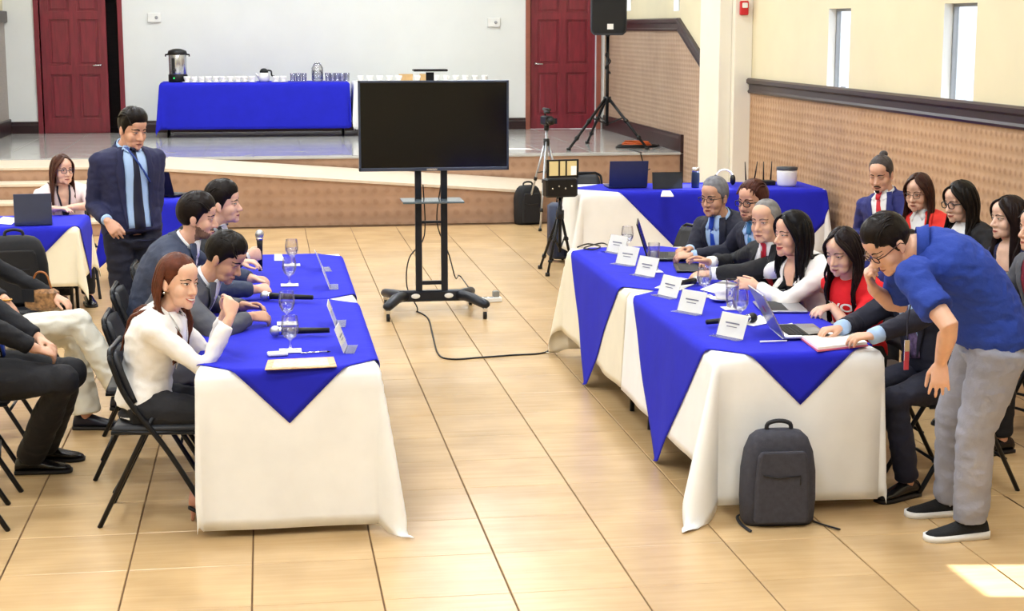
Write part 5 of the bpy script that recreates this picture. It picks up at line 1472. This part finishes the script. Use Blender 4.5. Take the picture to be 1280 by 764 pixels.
a = onz(978, 420, ZT_); laptop((a.x - .015, a.y + .05, ZT_ + .003), radians(-4), 'open silver laptop with a pink sticker on its lid before the typing man', M_laps, .32, .225, 118, mat('pink_sticker', 'c23a7a', .4))
t = thing('tablet', 'grey keyboard tablet lying flat under the hands of the red T-shirt woman', 'tablet', onz(975, 385, ZT_), radians(-8))
MB().cbox(-.12, .12, -.16, .16, 0, .012, .004).build('body', M_laps, t); MB().box(-.1, .02, -.14, .14, .012, .0128).build('keyboard_deck', M_keys, t)
t = thing('tablet', 'dark keyboard tablet lying flat under the hands of the old man', 'tablet', onz(868, 336, ZT_), radians(-10))
MB().cbox(-.12, .12, -.16, .16, 0, .012, .004).build('body', M_lap, t); MB().box(-.1, .02, -.14, .14, .012, .0128).build('keyboard_deck', M_keys, t)
a = onz(42, 282, ZT_); laptop((a.x, a.y, ZT_), radians(98), 'open grey laptop with its lid toward the room before the woman in pink', M_lapg, .27, .23, 100)
flat('paper_sheet', 'white sheet of paper beside the grey laptop on the back table', 'paper', ((-8, 279), (14, 281), (24, 273), (4, 271)), ZT_, .001, M_paper)
laptop((-.92, 14.55, ZT_), radians(60), 'black laptop standing open behind the bearded man', M_lap, .3, .22, 110)
a = ony(785, 235, 14.66); laptop((a.x, a.y, ZT_), radians(90), 'open dark blue laptop on the back table near the pilaster', mat('laptop_blue', '27315c', .4, .2, var=.05), .36, .24, 100)
a = ony(834, 240, 14.55); a.z = ZT_; t = thing('tablet', 'black tablet propped on the back table beside the thermos', 'tablet', a, 0)
MB().obox((0, 0, .075), (.14, 0, 0), (0, .004, 0), (0, .015, .075)).build('body', M_lap, t); MB().obox((0, -.0048, .075), (.13, 0, 0), (0, .0005, 0), (0, .0136, .068)).build('screen', M_scr, t)
MB().prism([(0, 0), (.09, 0), (.01, .1)], (-.03, .01, 0), (0,1,0), (0,0,1), (.06, 0, 0)).build('prop', M_blackp, t)
flat('paper_sheet', 'small folded white card in front of the black tablet', 'paper', ((826, 246), (842, 246), (838, 240), (828, 240)), ZT_, .012, M_paper)
a = ony(869, 240, 14.6); a.z = ZT_; t = thing('thermos', 'dark steel thermos flask on the back table', 'thermos', a)
MB().lathe([(.036,0),(.038,.01),(.038,.13),(.034,.14),(.034,.15)], seg=20).build('body', mat('thermos_blue', '2a3a5a', .3, .6), t, True); MB().lathe([(.033,.15),(.034,.155),(.034,.185),(.028,.19)], seg=20).build('lid', M_chrome, t, True)
# headphones on the back table
a = ony(905, 235, 14.8); a.z = ZT_; t = thing('headphones', 'black headphones with white band lying on the back table near the pilaster', 'headphones', a)
MB().tube(arc((0,0,.06), .085, 0, pi, 14), .012, 8, flat=.6).build('headband', M_whitep, t, True)
for s in (-1, 1): MB().ell((s*.082, 0, .05), (.025,.042,.05)).build('ear_cup', M_blackp, t, True)
# router with antennas and white container
a = ony(950, 235, 14.8); a.z = ZT_; t = thing('wireless_router', 'black wireless router with four upright antennas near the pilaster', 'router', a)
MB().cbox(-.13, .13, -.07, .07, .0, .04, .006).build('housing', M_blackp, t)
for x, tl in ((-.12, -.01), (-.04, .03), (.05, 0), (.12, .01)): MB().tube([(x, .06, .03), (x + tl, .07, .21)], [.008,.004], 8).build('antenna', M_blackp, t, True)
a = ony(972, 245, 14.6); t = thing('storage_jar', 'white tub with dark lid beside the wireless router', 'tub', (a.x + .1, a.y + .05, ZT_))
MB().lathe([(.08,0),(.09,.02),(.095,.13),(.09,.15)], seg=24).build('tub', M_whitep, t, True); MB().lathe([(.096,.15),(.098,.155),(.098,.175),(.02,.18)], seg=24).build('lid', mat('grey_lid', '3c4046', .4), t, True)
cable('black cables in a loose loop at the tripod end of the table', [onz(x, y, ZT_ + .006) for x, y in ((722, 309), (735, 305), (750, 308), (742, 312), (730, 310), (752, 304), (762, 308))], .005)
chair(3.02, 15.55, -95, 'empty black folding chair behind the dark blue laptop')
chair(2.86, 11.25, 200, 'empty black folding chair at the far end, behind the open black laptop')

# ---- grey backpack on the floor
def backpack(pos, rz, label, m, m2, w=.33, h=.43, d=.16, straps=True):
    t = thing('backpack', label, 'backpack', pos, rz)
    R = []
    for (z, k, dd) in ((.0,.9,.8),(.02,.98,.95),(.12,1.02,1.0),(.25,1.0,1.0),(.34,.92,.93),(.40,.78,.8),(.425,.62,.6),(.435,.4,.35)):
        r = []
        for j in range(24):
            a_ = 2*pi*j/24; c, s_ = cos(a_), sin(a_); kk = (abs(c)**4 + abs(s_)**4)**(-.25)
            r.append((w/2*k*c*kk, d/2*dd*s_*kk, z*h/.435))
        R.append(r)
    b = MB().rings(R).build('body', m, t, True)
    yf = -d/2
    pk = []
    for (z, k) in ((.02,.84),(.04,.9),(.22,.88),(.33,.8),(.355,.7)):
        pk.append([(-w/2*k*.86, yf - .0, z*h/.435), (-w/2*k*.8, yf - .022, z*h/.435), (w/2*k*.8, yf - .022, z*h/.435), (w/2*k*.86, yf - .0, z*h/.435)])
    MB().rings(pk).build('front_pocket', m, b, bevel=.01)
    MB().tube([(-w*.27, yf - .024, .245), (-.02, yf - .026, .232), (w*.24, yf - .024, .24), (w*.24, yf - .024, .20)], .004, 6).build('zipper', m2, b, True)
    MB().tube([(-w*.33, yf - .012, .03), (-w*.34, yf - .012, .2), (-w*.30, yf - .005, .34)], .005, 6).build('zipper', m2, b, True)
    MB().tube([(w*.40, -.03, .06), (w*.41, -.03, .24), (w*.34, -.03, .36)], .005, 6).build('zipper', m2, b, True)
    MB().tube(catmull([(-.055, .0, h - .015), (-.05, 0, h + .025), (0, 0, h + .038), (.05, 0, h + .025), (.055, 0, h - .015)], 4), .010, 8).build('handle', m2, t, True)
    if straps:
        for s in (-1, 1): MB().tube(catmull([(s*.1, d/2 - .02, .03), (s*.16, d/2 - .01, .012), (s*.17, -.03, .006), (s*.2 + .05, -.15, .006)], 4), .008, 6, flat=.5).build('strap', m2, t, True)
    for s in (-1, 1): MB().tube(catmull([(s*.08, d/2 - .01, h - .04), (s*.1, d/2 + .03, h*.7), (s*.1, d/2 + .03, h*.4), (s*.1, d/2 - .01, .08)], 4), .018, 8, flat=.5).build('shoulder_strap', m2, t, True)
    return t
M_bag = mat('charcoal_nylon', '3b3b45', .8, var=.15, scale=40, bump=.2, bscale=120); M_bag2 = mat('dark_trim', '1c1c22', .6, var=.1)
backpack((2.235, 6.87, .001), radians(-4), 'charcoal grey backpack standing on the floor against the white cloth', M_bag, M_bag2)
a = onz(34, 385, .46)
M_bag3 = mat('black_nylon', '17171b', .75, var=.15, scale=40)
chair(-1.62, 10.62, -20, 'black folding chair under the black backpack')
backpack((-1.58, 10.60, .466), radians(5), 'black backpack sitting on a folding chair beside the standing man', M_bag3, M_bag2, .40, .44, .18, False)
# handbag beside the woman in cream trousers
t = thing('handbag', 'small brown patterned handbag on the lap of person in cream trousers', 'handbag', (-1.24, 9.22, .66), radians(-20))
MB().cbox(-.09, .09, -.05, .05, 0, .12, .02).build('body', mat('patterned_leather', '9a7048', .5, var=.7, scale=45), t); MB().tube(catmull([(-.06,0,.11), (-.03,0,.2), (.03,0,.2), (.06,0,.11)], 5), .006, 6).build('handle', mat('brown_leather', 'a0602c', .5), t, True)
MB().box(-.092, -.02, -.055, -.048, .05, .12).build('flap', M_bag2, t)

# ---- tripods
def tripod(pos, feet, hub_z, top_z, label, m, r=.012, m2=None, name='camera_tripod', brace=True):
    t = thing(name, label, 'tripod', pos)
    MB().tube([(0,0,hub_z - .35), (0,0,top_z)], r*1.1, 10).build('center_column', m, t, True)
    MB().tube([(0,0,hub_z - .05), (0,0,hub_z + .03)], r*2.6, 12).build('hub', m2 or m, t, True)
    for (fx, fy) in feet:
        fz = .012
        a, b = Vector((fx*.05, fy*.05, hub_z)), Vector((fx, fy, fz))
        lg = MB().tube([a, a.lerp(b, .5), b], [r, r*.95, r*.8], 8).build('leg', m, t, True)
        for q in (.45, .78): MB().tube([a.lerp(b, q - .02), a.lerp(b, q + .02)], r*1.5, 8).build('leg_clamp', m2 or M_blackp, lg, True)
        MB().tube([b + Vector((0,0,-.011)), b + Vector((0,0,.02))], r*1.5, 8).build('rubber_foot', M_blackp, lg, True)
        if brace: MB().tube([(0,0,hub_z - .33), a.lerp(b, .38)], r*.5, 6).build('brace', m2 or m, lg, True)
    return t
M_silv = mat('silver_tube', 'b8bcc2', .3, .8, var=.05)
c0 = Vector((3.08, 17.95, 0)); zc = ony(690, 163, 17.95).z
tripod(c0, [(onz(653, 279).x - c0.x, .30), (onz(675, 289).x - c0.x, -.38), (.28, .1)], zc - .12, zc, 'silver tripod carrying the video camera in front of the stage ramp', M_silv, .013, M_blackp)
t = thing('video_camera', 'black video camera with microphone on the silver tripod', 'camera', c0 + Vector((0, 0, zc)), radians(100))
MB().tube([(0,0,0), (0,0,.06)], .03, 10).build('mount', M_blackp, t, True)
MB().cbox(-.10, .09, -.045, .045, .06, .16, .012).build('body', M_blackp, t); MB().tube([(-.1, 0, .11), (-.17, 0, .11)], [.038,.042], 14).build('lens', M_blackp, t, True)
MB().tube([(-.08,0,.2), (.06,0,.2)], .014, 10).tube([(.05,0,.2), (.05,0,.15)], .01, 8).build('handle', M_blackp, t, True); MB().tube([(-.18,.03,.235), (.02,.03,.235)], .016, 10).build('microphone', M_blackp, t, True)
MB().box(.0, .09, -.125, -.046, .07, .13).build('viewfinder_screen', M_scr, t); MB().ell((-.02, -.05, .09), (.01,.006,.01)).build('tally_light', mat('orange_plastic', 'e8731a', .4, var=.0), t, True)
c1 = Vector((2.60, 14.42, 0)); zm = ony(706, 246, 14.42).z
tripod(c1, [(onz(684, 345).x - c1.x, -.1), (.16, .22), (-.12, .36)], zm - .15, zm, 'black tripod carrying the field monitor before the white cloth', M_black, .014, M_blackp)
t = thing('field_monitor', 'black video monitor rig with bright screen on the black tripod', 'monitor', c1 + Vector((.0, 0, zm)), radians(8))
MB().cbox(-.15, .15, -.06, .06, .0, .17, .015).build('camera_body', M_blackp, t); MB().tube([(-.02,.06,.09), (-.02,.2,.09)], [.05,.055], 14).build('lens', M_blackp, t, True)
MB().box(-.15, .15, -.075, -.055, .175, .34).build('monitor_case', M_blackp, t, bevel=.005)
s_ = MB().box(-.128, .128, -.0765, -.0752, .197, .325).build('screen', mat('monitor_image', 'c7b683', .2, var=.05, emit='c7b683', estr=.35), t)
for x in (-.035, .03): MB().box(x - .008, x + .008, -.0775, -.0765, .197, .325).build('screen_stripe', mat('monitor_dark', '2a2620', .3), s_)
MB().box(.075, .126, -.0775, -.0765, .2, .28).build('screen_window', mat('monitor_white', 'e6e8ea', .3, emit='e6e8ea', estr=.4), s_)
for k in range(4): MB().ell((-.09 + k*.06, -.062, .08 + .02*(k % 2)), (.008,.004,.008)).build('control_knob', M_chrome, t, True)
MB().tube([(0, .0, -.03), (-.1, -.22, -.16)], .008, 8).build('pan_handle', M_black, t, True)
# suitcase and black bag
a = onz(722, 333, 0)
t = thing('trolley_suitcase', 'dark navy trolley suitcase standing behind the black tripod', 'suitcase', (2.80, 15.25, 0), radians(5))
M_case = mat('navy_case', '25304c', .5, var=.1)
MB().cbox(-.16, .16, -.1, .1, .03, .56, .03).build('shell', M_case, t, angle=50)
for k in range(4): MB().box(-.11 + k*.065, -.09 + k*.065, -.106, -.1, .06, .53).build('rib', M_case, t)
for s in (-1, 1): MB().tube([(s*.12 - .02, .06, .02), (s*.12 + .02, .06, .02)], .02, 10).build('wheel', M_blackp, t, True)
MB().tube([(-.07,.05,.55), (-.07,.05,.6), (.07,.05,.6), (.07,.05,.55)], .01, 8).build('handle', M_blackp, t, True)
backpack((2.92, 18.26, .001), radians(15), 'black camera bag leaning on the ramp behind the silver tripod', M_bag3, M_bag2, .3, .44, .2, False)
# ---- loudspeaker on stand, stage
c2_ = Vector((4.43, 21.15, ZS + .007)); zb = ony(752, 44, c2_.y).z - c2_.z
t = tripod(c2_, [(-.62, -.62), (.40, -.62), (-.15, .55)], .62, zb, 'black tripod stand carrying the loudspeaker on the stage', M_black, .02, M_blackp, 'speaker_stand')
MB().tube([(.03*cos(k*.7), -.03 + .03*sin(k*.7), .95 + .018*k) for k in range(16)], .012, 6).build('coiled_cable', M_blackp, t, True)
A = ony(732, 0, 21.15); B = ony(778, 43, 21.15)
t = thing('loudspeaker', 'black loudspeaker on tripod stand before the red door', 'loudspeaker', (c2_.x, c2_.y, c2_.z + zb), radians(-8))
hw = .235
R = []
for z, k in ((.0,.80),(.04,.97),(.10,1.0),(.62,1.0),(.68,.94),(.7,.8)): R.append([(-hw*k, -.14, z), (-hw*k*.94, -.17, z), (hw*k*.94, -.17, z), (hw*k, -.14, z), (hw*k*.75, .17, z), (-hw*k*.75, .17, z)])
MB().rings(R).build('cabinet', mat('speaker_case', '33353d', .5, var=.08), t, bevel=.008)
R = []
for z, k in ((.03,.80),(.06,.92),(.62,.92),(.66,.8)): R.append([(-hw*k, -.171, z), (-hw*k*.94, -.182, z), (hw*k*.94, -.182, z), (hw*k, -.171, z)])
MB().rings(R).build('grille', mat('speaker_grille', '0c0c0e', .6, var=.4, scale=250), t)
MB().box(-.02, .06, -.187, -.181, .075, .145).build('brand_plate', M_whitep, t)
MB().lathe([(.022,-.01),(.03,0),(.03,.02)], (0,0,-.01), 12).build('pole_cup', M_blackp, t, True)
t = thing('extension_cord', 'orange and black coiled extension cords on the stage by the speaker stand', 'cord', (4.78, 20.95, ZS + .008))
M_org = mat('orange_cord', 'd2622a', .5, var=.1)
MB().tube([((.24 - .012*k/8)*cos(k*.5)*.9, (.16 - .01*k/8)*sin(k*.5), .008 + .0015*k) for k in range(44)], .010, 6).build('orange_coil', M_org, t, True)
MB().tube([((.30 - .01*k/8)*cos(k*.5 + 1), (.13)*sin(k*.5 + 1) - .1, .006 + .001*k) for k in range(34)], .009, 6).build('black_coil', M_blackp, t, True)
MB().ell((.1, -.05, .05), (.05,.04,.035)).build('plug', M_org, t, True)
cable('black cable hanging down the stage front by the corner', [Vector((4.6, 20.6, ZS + .012)), Vector((4.62, 20.0, ZS + .012)), Vector((4.64, YS - .04, ZS - .02)), Vector((4.7, YS - .045, ZS - .2)), Vector((4.76, YS - .05, .45))], .007)

# ---- stage buffet
ZB = ZS + .006 + .77 + .0045
def bx_(px): return ony(px, 92, 23.85).x
t = thing('coffee_urn', 'steel coffee urn with black lid and base at the end of the buffet', 'coffee urn', (bx_(222), 23.95, ZB))
MB().lathe([(.13,0),(.135,.01),(.135,.10),(.13,.11)], seg=28).build('base', M_blackp, t, True); MB().lathe([(.122,.11),(.125,.115),(.125,.38),(.122,.39)], seg=28).build('tank', mat('steel', 'c9ccd2', .2, .9, var=.05), t, True)
MB().lathe([(.135,.39),(.138,.40),(.125,.44),(.06,.465),(.02,.47)], seg=28).build('lid', M_blackp, t, True)
for s in (-1, 1): MB().tube([(s*.12, 0, .39), (s*.165, 0, .385), (s*.165, 0, .36)], .012, 8).build('handle', M_blackp, t, True)
MB().tube([(-.05, -.13, .17), (-.05, -.18, .165), (-.05, -.18, .13)], .014, 8).build('tap', M_blackp, t, True); MB().ell((-.05, -.137, .06), (.01,.005,.01)).build('indicator_light', mat('green_light', '20d060', .3, var=0, emit='20ff70', estr=1.5), t, True)
MB().box(-.075, -.04, -.134, -.12, .12, .34).build('sight_gauge', M_blackp, t)
def cup_mesh():
    return MB().lathe([(.06,0),(.075,.008),(.04,.012),(.028,.014),(.045,.05),(.05,.085),(.047,.085),(.04,.05),(.02,.022)], seg=16).mesh('coffee_cup', M_por, True)
CM = cup_mesh()
for k, px in enumerate([234, 243, 252, 261, 270, 279, 288, 297, 306, 315, 345, 354]):
    o = bpy.data.objects.new('coffee_cup', CM); COL.objects.link(o); o.location = (bx_(px), 23.78, ZB)
    tag(o, 'small white cup on saucer lined up on the blue buffet cloth', 'cup', 'white cups on the blue buffet')
for k, px in enumerate([450, 462, 474, 486, 498, 521, 545, 557, 569, 581, 593, 605]):
    o = bpy.data.objects.new('coffee_cup', CM); COL.objects.link(o); o.location = (bx_(px), 23.78, ZB)
    tag(o, 'small white cup on saucer lined up on the white buffet cloth', 'cup', 'white cups on the white buffet')
t = thing('teapot', 'white teapot with black lid and handle on the buffet', 'teapot', (bx_(330), 23.95, ZB))
MB().lathe([(.06,0),(.075,.02),(.08,.07),(.065,.12),(.055,.13)], seg=20).build('pot', M_por, t, True); MB().lathe([(.06,.13),(.062,.15),(.04,.18),(.015,.19)], seg=20).build('lid', M_blackp, t, True)
MB().tube(catmull([(.05,0,.16), (.1,0,.15), (.11,0,.09), (.15,0,.075)], 5), .012, 8).build('handle', M_blackp, t, True); MB().tube([(-.07,0,.06), (-.12,0,.12)], [.018,.01], 8).build('spout', M_por, t, True)
GM = MB().lathe([(.035,0),(.04,.12),(.038,.12),(.033,.008)], seg=14).mesh('drinking_glass', M_glass, True)
for k, px in enumerate([366, 373, 380, 410, 416, 422, 428, 434]):
    o = bpy.data.objects.new('drinking_glass', GM); COL.objects.link(o); o.location = (bx_(px), 23.9 + .06*(k % 2), ZB)
    tag(o, 'clear drinking glass on the blue buffet cloth', 'glass', 'drinking glasses on the blue buffet')
t = thing('water_jug', 'large clear water jug among the drinking glasses', 'jug', (bx_(397), 23.95, ZB))
MB().lathe([(.07,0),(.085,.03),(.085,.19),(.06,.235),(.055,.25),(.05,.25),(.078,.19),(.078,.03)], seg=24).build('jar', M_glass, t, True)
MB().lathe([(.076,.012),(.077,.03),(.077,.16),(.01,.16)], seg=24).build('water', M_water, t, True)
for x in (-.03, 0, .03): MB().lathe([(.012,.25),(.012,.27),(.004,.275)], (x,0,0), 10).build('stopper', mat('steel', 'c9ccd2', .2, .9), t, True)
for px, w_ in ((508, .19), (532, .14)):
    t = thing('snack_box', 'tan cardboard snack box ' + ('wider, beside the camera mast' if px < 520 else 'narrower, behind the camera mast'), 'box', (bx_(px), 23.95, ZB))
    MB().box(-w_/2, w_/2, -.06, .06, 0, .09).build('carton', mat('tan_carton', 'd9b27c', .7, var=.1), t, bevel=.004); MB().box(-w_/2 - .003, w_/2 + .003, -.063, .063, .085, .1).build('lid', mat('tan_carton', 'd9b27c', .7), t)
# ---- wall fittings
for px, py, lb in ((193, 22, 'above the coffee urn'), (617, 28, 'near the red door')):
    P = ony(px, py, YB); t = thing('wall_box', 'small white junction box on the white back wall ' + lb, 'wall box', (P.x, YB, P.z))
    MB().cbox(-.1, .1, -.035, -.0005, -.07, .07, .008).build('housing', M_whitep, t); MB().ell((.03, -.036, 0), (.025,.012,.025)).build('lens', mat('grey_lens', '9a9ca0', .3), t, True)
P = ony(921, 10, PY0 + .0); t = thing('fire_alarm', 'red fire alarm strobe on the cream pilaster', 'fire alarm', (XW - .11, PY0, P.z))
MB().cbox(-.045, .045, -.05, -.0005, -.075, .075, .008).build('housing', mat('alarm_red', 'd0202a', .4, var=.05), t); MB().cbox(-.03, .03, -.068, -.05, .0, .055, .006).build('strobe', M_whitep, t)
# lanyard badge hanging from the neck of the man in blue polo
t = thing('hanging_badge', 'narrow badge on black lanyard hanging below the blue polo man', 'badge', LAN[2])
c_ = LAN[2]; MB().tube(catmull([LAN[0] - c_, (LAN[0]*.4 + LAN[1]*.6) - c_ , LAN[1] - c_, Vector((0,0,.0))], 5), .006, 6, flat=.4).build('lanyard', M_lan, t, True)
MB().box(-.012, .012, -.004, .004, -.09, 0).build('badge_clip', M_chrome, t, bevel=.002); MB().box(-.01, .01, -.0045, .0045, -.13, -.05).build('badge_card', mat('badge_card', 'b2384a', .4), t)
